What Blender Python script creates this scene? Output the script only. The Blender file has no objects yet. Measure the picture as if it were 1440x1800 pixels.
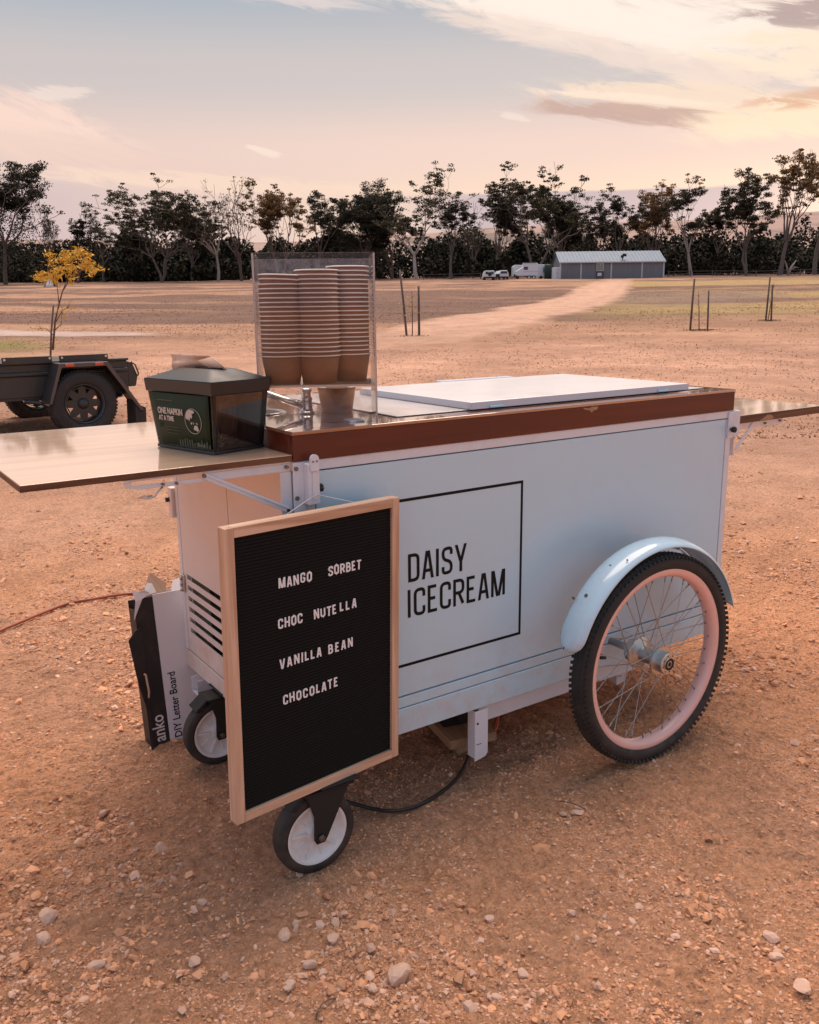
import bpy, bmesh, math, random
import numpy as np
from mathutils import Vector, Matrix
random.seed(7)
rng = np.random.default_rng(11)
scene = bpy.context.scene
COL = scene.collection
PI = math.pi

# ---------------------------------------------------------------- camera
F_PX = 1536.1
CAM = np.array([-0.7198, -1.4427, 1.0928])
YAW, PITCH, ROLL = 0.5966, 0.2297, 0.01155
def cam_axes():
    cy, sy, cp, sp = math.cos(YAW), math.sin(YAW), math.cos(PITCH), math.sin(PITCH)
    f = np.array([sy*cp, cy*cp, -sp]); r = np.array([cy, -sy, 0.0]); d = np.cross(f, r)
    c, s = math.cos(ROLL), math.sin(ROLL)
    return c*r+s*d, -s*r+c*d, f
AR, AD, AF = cam_axes()
cam = bpy.data.cameras.new("camera"); co = bpy.data.objects.new("camera", cam); COL.objects.link(co)
cam.sensor_fit = 'VERTICAL'; cam.sensor_height = 36; cam.lens = 36*F_PX/1800
cam.clip_start = 0.05; cam.clip_end = 6000
m = Matrix(((AR[0], -AD[0], -AF[0], CAM[0]), (AR[1], -AD[1], -AF[1], CAM[1]), (AR[2], -AD[2], -AF[2], CAM[2]), (0, 0, 0, 1)))
co.matrix_world = m
scene.camera = co
FH = np.array([math.sin(YAW), math.cos(YAW)])      # horizontal forward
RH = np.array([math.cos(YAW), -math.sin(YAW)])     # horizontal right

# ---------------------------------------------------------------- world, sun, exposure
SUN_AZ, SUN_EL = 0.55, math.radians(64)
world = bpy.data.worlds.new("World"); scene.world = world; world.use_nodes = True
wt = world.node_tree; wn = wt.nodes; wl = wt.links
for n in list(wn): wn.remove(n)
def wmath(op, a, b=None, c=None, clamp=False):
    n = wn.new('ShaderNodeMath'); n.operation = op; n.use_clamp = clamp
    for i, x in enumerate((a, b, c)):
        if x is None: continue
        if isinstance(x, (int, float)): n.inputs[i].default_value = x
        else: wl.new(x, n.inputs[i])
    return n.outputs[0]
def wmix(fac, a, b):
    n = wn.new('ShaderNodeMix'); n.data_type = 'RGBA'
    if isinstance(fac, (int, float)): n.inputs[0].default_value = fac
    else: wl.new(fac, n.inputs[0])
    for s, x in ((6, a), (7, b)):
        if isinstance(x, tuple): n.inputs[s].default_value = (*x, 1)
        else: wl.new(x, n.inputs[s])
    return n.outputs[2]
def srgb(r, g, b, k=1.0):
    f = lambda c: (c/255/12.92 if c <= 10 else ((c/255+0.055)/1.055)**2.4)
    return (f(r)*k, f(g)*k, f(b)*k)
tc = wn.new('ShaderNodeTexCoord')
sep = wn.new('ShaderNodeSeparateXYZ'); wl.new(tc.outputs['Generated'], sep.inputs[0])
X, Y, Z = sep.outputs
AZ = wmath('ARCTAN2', X, Y)
EL = wmath('ARCSINE', wmath('MINIMUM', wmath('MAXIMUM', Z, -1.0), 1.0))
def ramp(fac, stops, interp='EASE'):
    n = wn.new('ShaderNodeValToRGB'); n.color_ramp.interpolation = interp
    e = n.color_ramp.elements
    while len(e) < len(stops): e.new(0.5)
    for i, (p, c) in enumerate(stops):
        e[i].position = p; e[i].color = (*c, 1)
    wl.new(fac, n.inputs[0]); return n.outputs[0]
def noise(vec, scale, detail=5, rough=0.55, dist=0.0):
    n = wn.new('ShaderNodeTexNoise'); n.inputs['Scale'].default_value = scale
    n.inputs['Detail'].default_value = detail; n.inputs['Roughness'].default_value = rough
    n.inputs['Distortion'].default_value = dist
    wl.new(vec, n.inputs['Vector']); return n.outputs[0]
def comb(a, b, c=0.0):
    n = wn.new('ShaderNodeCombineXYZ')
    for i, x in enumerate((a, b, c)):
        if isinstance(x, (int, float)): n.inputs[i].default_value = x
        else: wl.new(x, n.inputs[i])
    return n.outputs[0]
def blob(az, el, sa, se, rot=0.0):
    da = wmath('SUBTRACT', AZ, az); de = wmath('SUBTRACT', EL, el)
    c, s = math.cos(rot), math.sin(rot)
    u = wmath('DIVIDE', wmath('ADD', wmath('MULTIPLY', da, c), wmath('MULTIPLY', de, s)), sa)
    v = wmath('DIVIDE', wmath('SUBTRACT', wmath('MULTIPLY', de, c), wmath('MULTIPLY', da, s)), se)
    q = wmath('ADD', wmath('MULTIPLY', u, u), wmath('MULTIPLY', v, v))
    return wmath('EXPONENT', wmath('MULTIPLY', q, -1.0))
def smooth(x, lo, hi):
    n = wn.new('ShaderNodeMapRange'); n.interpolation_type = 'SMOOTHSTEP'
    wl.new(x, n.inputs[0]); n.inputs[1].default_value = lo; n.inputs[2].default_value = hi
    return n.outputs[0]
# el 0..1.4 rad -> 0..1
elf = wmath('DIVIDE', wmath('MAXIMUM', EL, 0.0), 1.4)
base = ramp(elf, [(0.0, srgb(196, 172, 178)), (0.075, srgb(206, 184, 184)), (0.115, srgb(222, 198, 188)), (0.165, srgb(200, 190, 188)),
                  (0.23, srgb(160, 175, 186)), (0.45, srgb(160, 174, 190)), (1.0, srgb(158, 174, 196))])
sunny = ramp(elf, [(0.0, srgb(234, 190, 170)), (0.075, srgb(252, 218, 190)), (0.115, srgb(240, 210, 195)), (0.165, srgb(206, 196, 192)),
                   (0.22, srgb(178, 180, 186)), (0.45, srgb(164, 174, 190)), (1.0, srgb(158, 174, 196))])
cosd = wmath('COSINE', wmath('SUBTRACT', AZ, 1.15))
toward = smooth(cosd, 0.5, 1.0)
sky = wmix(toward, base, sunny)
# the side away from the sunset stays blue above and pink low down
away = smooth(wmath('MULTIPLY', cosd, -1.0), -0.2, 1.0)
back = ramp(elf, [(0.0, srgb(190, 168, 178)), (0.08, srgb(200, 180, 194)), (0.2, srgb(170, 190, 214)), (0.5, srgb(156, 188, 220)), (1.0, srgb(158, 174, 196))])
sky = wmix(away, sky, back)
# cloud bank low on the horizon with a crisp top
bank_top = wmath('ADD', 0.1185, wmath('MULTIPLY', wmath('SUBTRACT', noise(comb(wmath('MULTIPLY', AZ, 6.0), 3.1), 1.0, 3), 0.5), 0.012))
bank = smooth(wmath('SUBTRACT', bank_top, EL), -0.0012, 0.0022)
bank = wmath('MULTIPLY', bank, smooth(AZ, 0.55, 0.68))
bank = wmath('MULTIPLY', bank, wmath('SUBTRACT', 1.0, wmath('MULTIPLY', smooth(AZ, 0.93, 1.02), 0.5)))
sky = wmix(wmath('MULTIPLY', bank, 0.8), sky, srgb(186, 170, 178))
# streaky noise fields
def streak(rot, sx, sy, off, scale=1.0, detail=6, rough=0.58, dist=0.4):
    c, s = math.cos(rot), math.sin(rot)
    u = wmath('ADD', wmath('MULTIPLY', AZ, c), wmath('MULTIPLY', EL, s))
    v = wmath('SUBTRACT', wmath('MULTIPLY', EL, c), wmath('MULTIPLY', AZ, s))
    return noise(comb(wmath('MULTIPLY', u, sx), wmath('MULTIPLY', v, sy), off), scale, detail, rough, dist)
s1 = streak(-0.28, 5, 26, 1.7); s2 = streak(-0.1, 7, 40, 5.2); s3 = streak(-0.30, 16, 60, 9.0, detail=8, rough=0.68, dist=0.9)
def cloud(mask, field, lo, hi, col, strength=1.0, mw=0.36):
    global sky
    f = wmath('ADD', field, wmath('MULTIPLY', wmath('SUBTRACT', mask, 0.5), mw))
    f = wmath('MULTIPLY', smooth(f, lo, hi), wmath('MULTIPLY', smooth(mask, 0.06, 0.5), strength))
    sky = wmix(f, sky, col)
cream, peach, dusk = srgb(250, 234, 220), srgb(242, 212, 196), srgb(196, 170, 162)
wisp = streak(-0.30, 9, 44, 2.3, detail=9, rough=0.66, dist=1.1)
wisp2 = streak(-0.16, 12, 70, 7.7, detail=9, rough=0.68, dist=1.3)
tone = smooth(streak(-0.2, 7, 38, 15.1, detail=8, rough=0.62), 0.46, 0.60)
dusky = wmix(tone, srgb(174, 152, 150), srgb(246, 224, 206))
cloud(blob(0.98, 0.34, 0.34, 0.080, -0.05), wisp, 0.36, 0.60, dusky, 0.9)
cloud(blob(0.86, 0.288, 0.36, 0.050, -0.22), wisp2, 0.40, 0.60, srgb(238, 216, 202), 0.8)
cloud(blob(0.82, 0.276, 0.30, 0.034, -0.25), wisp, 0.38, 0.58, cream, 1.0)
cloud(blob(0.68, 0.322, 0.16, 0.020, -0.38), wisp2, 0.38, 0.58, cream, 0.9)
cloud(blob(0.66, 0.345, 0.12, 0.012, -0.10), wisp, 0.42, 0.62, srgb(222, 206, 200), 0.7)
cloud(blob(1.06, 0.225, 0.20, 0.030, -0.05), wisp, 0.36, 0.60, srgb(250, 226, 200), 0.9)
cloud(blob(1.05, 0.262, 0.11, 0.014, -0.05), wisp2, 0.38, 0.54, srgb(178, 154, 148), 0.85)
cloud(blob(0.90, 0.198, 0.16, 0.016, -0.10), wisp2, 0.38, 0.56, srgb(246, 220, 196), 0.85)
cloud(blob(0.83, 0.192, 0.095, 0.0120, -0.13), wisp2, 0.38, 0.60, srgb(198, 164, 150), 0.85)
cloud(blob(0.84, 0.203, 0.10, 0.0050, -0.13), wisp2, 0.38, 0.58, srgb(252, 228, 206), 0.7)
cloud(blob(1.04, 0.178, 0.15, 0.020, 0.03), wisp, 0.36, 0.60, srgb(255, 228, 196), 0.9)
cloud(blob(1.05, 0.196, 0.10, 0.010, 0.05), wisp2, 0.40, 0.56, srgb(222, 174, 142), 0.8)
cloud(blob(0.15, 0.190, 0.17, 0.030, -0.20), wisp, 0.34, 0.58, srgb(244, 212, 196), 0.95)
cloud(blob(0.26, 0.150, 0.20, 0.022, -0.14), wisp, 0.36, 0.60, srgb(232, 202, 188), 0.75)
cloud(blob(0.42, 0.128, 0.22, 0.010, -0.04), wisp2, 0.38, 0.60, srgb(244, 214, 192), 0.75)
cloud(blob(0.245, 0.208, 0.032, 0.0075, 0.10), wisp2, 0.42, 0.60, srgb(236, 216, 204), 0.75)
cloud(blob(0.455, 0.312, 0.085, 0.010, -0.06), wisp2, 0.44, 0.64, srgb(226, 208, 202), 0.75)
cloud(blob(0.40, 0.335, 0.07, 0.016, -0.5), wisp2, 0.46, 0.66, srgb(204, 200, 200), 0.5)
cloud(blob(0.445, 0.162, 0.020, 0.005, -0.3), wisp2, 0.42, 0.58, srgb(246, 224, 206), 0.7)
cloud(blob(0.71, 0.193, 0.028, 0.004, -0.25), wisp2, 0.42, 0.58, srgb(242, 222, 206), 0.7)
cloud(blob(0.70, 0.302, 0.19, 0.017, -0.28), wisp2, 0.28, 0.54, cream, 0.85)
cloud(blob(0.80, 0.250, 0.20, 0.012, -0.24), wisp2, 0.32, 0.58, srgb(238, 216, 202), 0.8)
cloud(blob(0.46, 0.308, 0.10, 0.012, -0.10), wisp2, 0.34, 0.60, srgb(228, 212, 204), 0.7)
cloud(blob(0.52, 0.345, 0.16, 0.014, -0.2), wisp, 0.36, 0.62, srgb(206, 202, 202), 0.6)
# scattered thin cloud over the rest of the sky
far = wmath('MULTIPLY', smooth(wmath('ABSOLUTE', wmath('SUBTRACT', AZ, 0.6)), 0.5, 0.8), smooth(streak(-0.15, 2.4, 9, 3.3), 0.5, 0.72))
sky = wmix(wmath('MULTIPLY', far, 0.5), sky, srgb(232, 212, 208))
# the set-sun glow just beyond the right of the frame
glow = wmath('ADD', wmath('MULTIPLY', blob(1.10, 0.085, 0.22, 0.055), 0.34), wmath('MULTIPLY', blob(1.22, 0.06, 0.11, 0.05), 2.5))
gcol = wn.new('ShaderNodeVectorMath'); gcol.operation = 'SCALE'; gcol.inputs[0].default_value = (1.0, 0.64, 0.40); wl.new(glow, gcol.inputs[3])
addg = wn.new('ShaderNodeVectorMath'); addg.operation = 'ADD'; wl.new(sky, addg.inputs[0]); wl.new(gcol.outputs[0], addg.inputs[1])
nish = wn.new('ShaderNodeTexSky'); nish.sky_type = 'NISHITA'; nish.sun_disc = False
nish.sun_elevation = SUN_EL; nish.sun_rotation = SUN_AZ; nish.altitude = 200; nish.dust_density = 2.0
nsc = wn.new('ShaderNodeVectorMath'); nsc.operation = 'SCALE'; wl.new(nish.outputs[0], nsc.inputs[0]); nsc.inputs[3].default_value = 0.03
SKYK = 10.0
msc = wn.new('ShaderNodeVectorMath'); msc.operation = 'SCALE'; wl.new(addg.outputs[0], msc.inputs[0]); msc.inputs[3].default_value = SKYK
tot = wn.new('ShaderNodeVectorMath'); tot.operation = 'ADD'; wl.new(msc.outputs[0], tot.inputs[0]); wl.new(nsc.outputs[0], tot.inputs[1])
bg = wn.new('ShaderNodeBackground'); wl.new(tot.outputs[0], bg.inputs[0]); bg.inputs[1].default_value = 0.1
wo = wn.new('ShaderNodeOutputWorld'); wl.new(bg.outputs[0], wo.inputs[0])
sun = bpy.data.lights.new("sun", 'SUN'); sun.energy = 4.2; sun.angle = math.radians(58); sun.color = (1.0, 0.78, 0.62)
so = bpy.data.objects.new("sun", sun); COL.objects.link(so)
sd = Vector((math.sin(SUN_AZ)*math.cos(SUN_EL), math.cos(SUN_AZ)*math.cos(SUN_EL), math.sin(SUN_EL)))
so.rotation_euler = sd.to_track_quat('Z', 'Y').to_euler(); so.location = (6, 6, 6)
vs = scene.view_settings; vs.view_transform = 'Standard'; vs.look = 'None'; vs.exposure = 0.10; vs.gamma = 1.0
scene.cycles.max_bounces = 10; scene.cycles.transparent_max_bounces = 32; scene.cycles.transmission_bounces = 8

# ---------------------------------------------------------------- materials
def new_mat(name):
    m_ = bpy.data.materials.new(name); m_.use_nodes = True
    return m_, m_.node_tree.nodes, m_.node_tree.links, m_.node_tree.nodes['Principled BSDF']
def mat(name, col, rough=0.5, metal=0.0, var=0.08, vscale=6.0, bump=0.0, bscale=80.0, coat=0.0, coat_rough=0.05, spec=0.5, dirt=None, dirt_amt=0.0, dscale=8.0, stretch=(1, 1, 1), ior=None, coat_ior=None, trans=0.0):
    m_, N, L, P = new_mat(name)
    t = N.new('ShaderNodeTexCoord'); mp = N.new('ShaderNodeMapping'); mp.inputs['Scale'].default_value = stretch
    L.new(t.outputs['Object'], mp.inputs[0])
    nz = N.new('ShaderNodeTexNoise'); nz.inputs['Scale'].default_value = vscale; nz.inputs['Detail'].default_value = 6
    L.new(mp.outputs[0], nz.inputs['Vector'])
    mx = N.new('ShaderNodeMix'); mx.data_type = 'RGBA'; L.new(nz.outputs[0], mx.inputs[0])
    mx.inputs[6].default_value = (*[max(c*(1-var), 0) for c in col], 1); mx.inputs[7].default_value = (*[min(c*(1+var), 1) for c in col], 1)
    out = mx.outputs[2]
    if dirt is not None:
        dn = N.new('ShaderNodeTexNoise'); dn.inputs['Scale'].default_value = dscale; dn.inputs['Detail'].default_value = 8; dn.inputs['Roughness'].default_value = 0.7
        L.new(mp.outputs[0], dn.inputs['Vector'])
        mr = N.new('ShaderNodeMapRange'); mr.inputs[1].default_value = 0.5; mr.inputs[2].default_value = 0.75; mr.inputs[4].default_value = dirt_amt
        L.new(dn.outputs[0], mr.inputs[0])
        m2 = N.new('ShaderNodeMix'); m2.data_type = 'RGBA'; L.new(mr.outputs[0], m2.inputs[0]); L.new(out, m2.inputs[6]); m2.inputs[7].default_value = (*dirt, 1)
        out = m2.outputs[2]
    L.new(out, P.inputs['Base Color'])
    P.inputs['Metallic'].default_value = metal
    rr = N.new('ShaderNodeMapRange'); rr.inputs[3].default_value = max(rough*0.85, 0.01); rr.inputs[4].default_value = min(rough*1.15, 1)
    L.new(nz.outputs[0], rr.inputs[0]); L.new(rr.outputs[0], P.inputs['Roughness'])
    P.inputs['Coat Weight'].default_value = coat; P.inputs['Coat Roughness'].default_value = coat_rough
    if coat_ior: P.inputs['Coat IOR'].default_value = coat_ior
    if ior: P.inputs['IOR'].default_value = ior
    P.inputs['Specular IOR Level'].default_value = spec
    P.inputs['Transmission Weight'].default_value = trans
    if bump > 0:
        bn = N.new('ShaderNodeTexNoise'); bn.inputs['Scale'].default_value = bscale; bn.inputs['Detail'].default_value = 4
        L.new(mp.outputs[0], bn.inputs['Vector'])
        bp = N.new('ShaderNodeBump'); bp.inputs['Strength'].default_value = bump; bp.inputs['Distance'].default_value = 0.002
        L.new(bn.outputs[0], bp.inputs['Height']); L.new(bp.outputs[0], P.inputs['Normal'])
    return m_
def wood(name, dark, light, scale=1.0, axis='X', rough=0.5, coat=0.0, coat_ior=1.5, ring=40.0, coat_rough=0.04, contrast=(0.3, 0.7)):
    m_, N, L, P = new_mat(name)
    t = N.new('ShaderNodeTexCoord'); mp = N.new('ShaderNodeMapping')
    st = {'X': (0.06, 1, 1), 'Y': (1, 0.06, 1), 'Z': (1, 1, 0.06)}[axis]
    mp.inputs['Scale'].default_value = [s*scale for s in st]
    L.new(t.outputs['Object'], mp.inputs[0])
    n1 = N.new('ShaderNodeTexNoise'); n1.inputs['Scale'].default_value = ring; n1.inputs['Detail'].default_value = 5; n1.inputs['Distortion'].default_value = 1.2
    n2 = N.new('ShaderNodeTexNoise'); n2.inputs['Scale'].default_value = ring*5; n2.inputs['Detail'].default_value = 4
    for n in (n1, n2): L.new(mp.outputs[0], n.inputs['Vector'])
    ad = N.new('ShaderNodeMath'); ad.operation = 'MULTIPLY_ADD'; ad.inputs[1].default_value = 0.35; L.new(n2.outputs[0], ad.inputs[0]); L.new(n1.outputs[0], ad.inputs[2])
    mr = N.new('ShaderNodeMapRange'); mr.inputs[1].default_value = contrast[0]+0.17; mr.inputs[2].default_value = contrast[1]+0.17; L.new(ad.outputs[0], mr.inputs[0])
    mx = N.new('ShaderNodeMix'); mx.data_type = 'RGBA'; L.new(mr.outputs[0], mx.inputs[0]); mx.inputs[6].default_value = (*dark, 1); mx.inputs[7].default_value = (*light, 1)
    L.new(mx.outputs[2], P.inputs['Base Color']); P.inputs['Roughness'].default_value = rough
    P.inputs['Coat Weight'].default_value = coat; P.inputs['Coat IOR'].default_value = coat_ior; P.inputs['Coat Roughness'].default_value = coat_rough
    bp = N.new('ShaderNodeBump'); bp.inputs['Strength'].default_value = 0.12; bp.inputs['Distance'].default_value = 0.001
    L.new(ad.outputs[0], bp.inputs['Height']); L.new(bp.outputs[0], P.inputs['Normal'])
    return m_
def varnish(m_, k=0.92, power=1.5, rough=0.05):
    N, L = m_.node_tree.nodes, m_.node_tree.links; P = N['Principled BSDF']; out = N['Material Output']
    g = N.new('ShaderNodeBsdfGlossy'); g.inputs['Roughness'].default_value = rough; g.inputs['Color'].default_value = (0.99, 0.97, 0.95, 1)
    t = N.new('ShaderNodeTexCoord'); nz = N.new('ShaderNodeTexNoise'); nz.inputs['Scale'].default_value = 7; nz.inputs['Detail'].default_value = 6; L.new(t.outputs['Object'], nz.inputs['Vector'])
    mr = N.new('ShaderNodeMapRange'); mr.inputs[3].default_value = rough*0.5; mr.inputs[4].default_value = rough*2.2; L.new(nz.outputs[0], mr.inputs[0]); L.new(mr.outputs[0], g.inputs['Roughness'])
    lw = N.new('ShaderNodeLayerWeight'); lw.inputs[0].default_value = 0.5
    pw = N.new('ShaderNodeMath'); pw.operation = 'POWER'; L.new(lw.outputs['Facing'], pw.inputs[0]); pw.inputs[1].default_value = power
    mu = N.new('ShaderNodeMath'); mu.operation = 'MULTIPLY'; L.new(pw.outputs[0], mu.inputs[0]); mu.inputs[1].default_value = k
    mx = N.new('ShaderNodeMixShader'); L.new(mu.outputs[0], mx.inputs[0]); L.new(P.outputs[0], mx.inputs[1]); L.new(g.outputs[0], mx.inputs[2]); L.new(mx.outputs[0], out.inputs[0])
    return m_
def clear_mat(name, tint=(0.985, 0.98, 0.98), rough=0.02, nscale=14, ndist=0.0, smudge=0.06, smudge_col=(0.8, 0.78, 0.78), ior=1.49):
    m_, N, L, P = new_mat(name); N.remove(P)
    out = N['Material Output']
    tr = N.new('ShaderNodeBsdfTransparent'); tr.inputs[0].default_value = (*tint, 1)
    gl = N.new('ShaderNodeBsdfGlossy'); gl.inputs['Roughness'].default_value = rough
    fr = N.new('ShaderNodeFresnel'); fr.inputs[0].default_value = ior
    m1 = N.new('ShaderNodeMixShader'); L.new(fr.outputs[0], m1.inputs[0]); L.new(tr.outputs[0], m1.inputs[1]); L.new(gl.outputs[0], m1.inputs[2])
    df = N.new('ShaderNodeBsdfDiffuse'); df.inputs[0].default_value = (*smudge_col, 1)
    t = N.new('ShaderNodeTexCoord'); nz = N.new('ShaderNodeTexNoise'); nz.inputs['Scale'].default_value = nscale; nz.inputs['Detail'].default_value = 6; nz.inputs['Roughness'].default_value = 0.6; nz.inputs['Distortion'].default_value = ndist
    L.new(t.outputs['Object'], nz.inputs['Vector'])
    mr = N.new('ShaderNodeMapRange'); mr.inputs[1].default_value = 0.42; mr.inputs[2].default_value = 0.75; mr.inputs[3].default_value = smudge*0.25; mr.inputs[4].default_value = smudge*2
    L.new(nz.outputs[0], mr.inputs[0])
    m2 = N.new('ShaderNodeMixShader'); L.new(mr.outputs[0], m2.inputs[0]); L.new(m1.outputs[0], m2.inputs[1]); L.new(df.outputs[0], m2.inputs[2])
    L.new(m2.outputs[0], out.inputs[0])
    return m_
M = {}
M['paint'] = mat('white_paint_skylight', (0.50, 0.69, 0.81), 0.32, var=0.03, vscale=3, bump=0.05, bscale=60, coat=0.25, coat_rough=0.15, dirt=(0.55, 0.42, 0.34), dirt_amt=0.12, dscale=5)  # white panel paint with blue sky light put into its colour
def low_dust(m_, z0=0.20, z1=0.46, amt=0.5):
    N, L = m_.node_tree.nodes, m_.node_tree.links; P = N['Principled BSDF']; src = P.inputs['Base Color'].links[0].from_socket
    t = N.new('ShaderNodeTexCoord'); sp = N.new('ShaderNodeSeparateXYZ'); L.new(t.outputs['Object'], sp.inputs[0])
    a_ = N.new('ShaderNodeMapRange'); a_.interpolation_type = 'SMOOTHSTEP'; a_.inputs[1].default_value = z1; a_.inputs[2].default_value = z0; L.new(sp.outputs[2], a_.inputs[0])
    n_ = N.new('ShaderNodeTexNoise'); n_.inputs['Scale'].default_value = 16; n_.inputs['Detail'].default_value = 9; n_.inputs['Roughness'].default_value = 0.72; L.new(t.outputs['Object'], n_.inputs['Vector'])
    b_ = N.new('ShaderNodeMapRange'); b_.inputs[1].default_value = 0.42; b_.inputs[2].default_value = 0.75; b_.inputs[4].default_value = amt; L.new(n_.outputs[0], b_.inputs[0])
    m1 = N.new('ShaderNodeMath'); m1.operation = 'MULTIPLY'; L.new(a_.outputs[0], m1.inputs[0]); L.new(b_.outputs[0], m1.inputs[1])
    mx = N.new('ShaderNodeMix'); mx.data_type = 'RGBA'; L.new(m1.outputs[0], mx.inputs[0]); L.new(src, mx.inputs[6]); mx.inputs[7].default_value = (0.52, 0.32, 0.21, 1); L.new(mx.outputs[2], P.inputs['Base Color'])
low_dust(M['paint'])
M['paint_frame'] = mat('white_frame_paint', (0.68, 0.70, 0.76), 0.38, var=0.04, bump=0.08, dirt=(0.45, 0.33, 0.26), dirt_amt=0.3, dscale=14)
M['paint_end'] = mat('white_paint_warmlight', (0.70, 0.64, 0.62), 0.4, var=0.03, vscale=3, bump=0.05, dirt=(0.55, 0.40, 0.30), dirt_amt=0.25, dscale=6)  # same white paint, warm reflected light put into its colour
M['fender'] = mat('white_gloss_skylight', (0.50, 0.68, 0.80), 0.22, var=0.03, coat=0.6, coat_rough=0.06, dirt=(0.4, 0.33, 0.3), dirt_amt=0.25, dscale=30)  # white fender paint, tinted blue to carry the light of the sky
low_dust(M['paint_end'], amt=0.7)
M['black'] = mat('flat_black', (0.012, 0.011, 0.011), 0.7)
M['ink'] = mat('black_vinyl', (0.006, 0.005, 0.006), 0.6, spec=0.2)
M['dark'] = mat('dark_interior', (0.02, 0.018, 0.017), 0.9)
M['rubber'] = mat('tyre_rubber', (0.022, 0.021, 0.021), 0.72, var=0.3, vscale=30, bump=0.3, bscale=300, dirt=(0.09, 0.055, 0.04), dirt_amt=0.3, dscale=12)
low_dust(M['rubber'], 0.0, 0.35, 0.16)
M['pink'] = mat('pink_rim_paint', (0.84, 0.49, 0.43), 0.25, var=0.05, coat=0.6, coat_rough=0.08)
M['chrome'] = mat('polished_steel', (0.68, 0.66, 0.65), 0.12, 1.0, var=0.12, vscale=20)
M['alu'] = mat('cast_aluminium', (0.60, 0.59, 0.58), 0.33, 1.0, var=0.15, vscale=40, bump=0.1)
M['spoke'] = mat('stainless_spoke', (0.42, 0.41, 0.40), 0.3, 1.0)
M['bolt'] = mat('dull_bolt_steel', (0.2, 0.18, 0.17), 0.4, 1.0, var=0.2, vscale=90)
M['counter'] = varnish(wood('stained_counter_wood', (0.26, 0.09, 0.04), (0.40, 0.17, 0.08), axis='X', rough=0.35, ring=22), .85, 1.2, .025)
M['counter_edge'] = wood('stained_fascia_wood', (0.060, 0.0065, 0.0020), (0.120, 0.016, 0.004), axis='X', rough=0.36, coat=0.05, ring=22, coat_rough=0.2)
M['flap'] = varnish(wood('varnished_ply', (0.64, 0.40, 0.26), (0.80, 0.57, 0.41), axis='X', rough=0.35, ring=14), .72, 1.5, .03)
M['ply_edge'] = wood('ply_edge', (0.06, 0.02, 0.01), (0.17, 0.07, 0.03), axis='X', rough=0.6, ring=60)
M['oak'] = wood('oak_frame_x', (0.47, 0.27, 0.17), (0.70, 0.48, 0.34), axis='X', rough=0.5, ring=26, contrast=(0.35, 0.6))
M['oak_z'] = wood('oak_frame_z', (0.47, 0.27, 0.17), (0.70, 0.48, 0.34), axis='Z', rough=0.5, ring=26, contrast=(0.35, 0.6))
M['timber'] = wood('raw_timber', (0.30, 0.16, 0.085), (0.48, 0.29, 0.17), axis='Y', rough=0.75, ring=30)
M['grey_timber'] = wood('weathered_stake', (0.06, 0.045, 0.038), (0.17, 0.13, 0.11), axis='Z', rough=0.85, ring=18)
M['lid'] = mat('white_freezer_lid', (0.86, 0.83, 0.84), 0.3, var=0.04, vscale=9, coat=0.0, coat_rough=0.10, coat_ior=1.5, dirt=(0.5, 0.44, 0.42), dirt_amt=0.25, dscale=16)
varnish(M['lid'], .3, 2.0, .10)
M['lid_side'] = mat('grey_lid_edge', (0.50, 0.51, 0.57), 0.4, var=0.04)
M['tab'] = mat('blue_lid_tab', (0.35, 0.62, 0.76), 0.3)
M['deck'] = mat('stainless_deck', (0.74, 0.68, 0.66), 0.22, 0.4, var=0.12, vscale=14, bump=0.05)
M['kraft'] = mat('kraft_paper', (0.27, 0.115, 0.052), 0.7, var=0.07, vscale=60, bump=0.1, bscale=250)
M['kraft_in'] = mat('kraft_inside', (0.42, 0.24, 0.16), 0.7)
M['rim_paper'] = mat('cup_rim_paper', (0.95, 0.90, 0.86), 0.5)
M['acrylic'] = clear_mat('clear_acrylic', smudge=0.004, ior=1.35)
M['acrylic_back'] = clear_mat('scratched_clear_acrylic', smudge=0.11, nscale=20, ndist=2.5, smudge_col=(0.75, 0.70, 0.70))
M['acrylic_edge'] = mat('acrylic_sawn_edge', (0.86, 0.80, 0.79), 0.25, var=0.15, vscale=30, trans=0.35)
M['smoke'] = clear_mat('smoked_clear_plastic', tint=(0.62, 0.60, 0.60), smudge=0.03, smudge_col=(0.2, 0.2, 0.2))
M['plastic'] = mat('black_gloss_plastic', (0.012, 0.010, 0.011), 0.42, coat=0.05)
M['green'] = mat('dark_green_card', (0.014, 0.021, 0.006), 0.6, var=0.2, vscale=9, spec=0.2)
M['card_print'] = mat('pale_print', (0.45, 0.36, 0.32), 0.6)
M['card_faint'] = mat('faint_olive_print', (0.030, 0.038, 0.014), 0.6)
M['napkin'] = mat('kraft_napkin', (0.74, 0.50, 0.37), 0.85, var=0.06, vscale=20, bump=0.2, bscale=120)
M['felt'] = mat('black_felt', (0.010, 0.0095, 0.009), 0.85, spec=0.2, var=0.2, vscale=200)
M['letter'] = mat('white_plastic_letter', (0.82, 0.83, 0.86), 0.4)
M['string'] = mat('white_string', (0.75, 0.72, 0.72), 0.7)
M['carton_black'] = mat('black_carton', (0.018, 0.015, 0.016), 0.5, var=0.3, vscale=10, dirt=(0.25, 0.16, 0.11), dirt_amt=0.15, dscale=25)
M['carton_white'] = mat('white_carton', (0.72, 0.71, 0.76), 0.5, var=0.04)
M['carton_brown'] = mat('brown_card', (0.52, 0.36, 0.26), 0.8, var=0.08)
M['cable_black'] = mat('black_cable', (0.015, 0.014, 0.014), 0.45)
M['cable_orange'] = mat('orange_cable', (0.32, 0.08, 0.04), 0.5, var=0.15, vscale=30)
M['orange'] = mat('orange_plastic', (0.62, 0.10, 0.03), 0.4)
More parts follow.
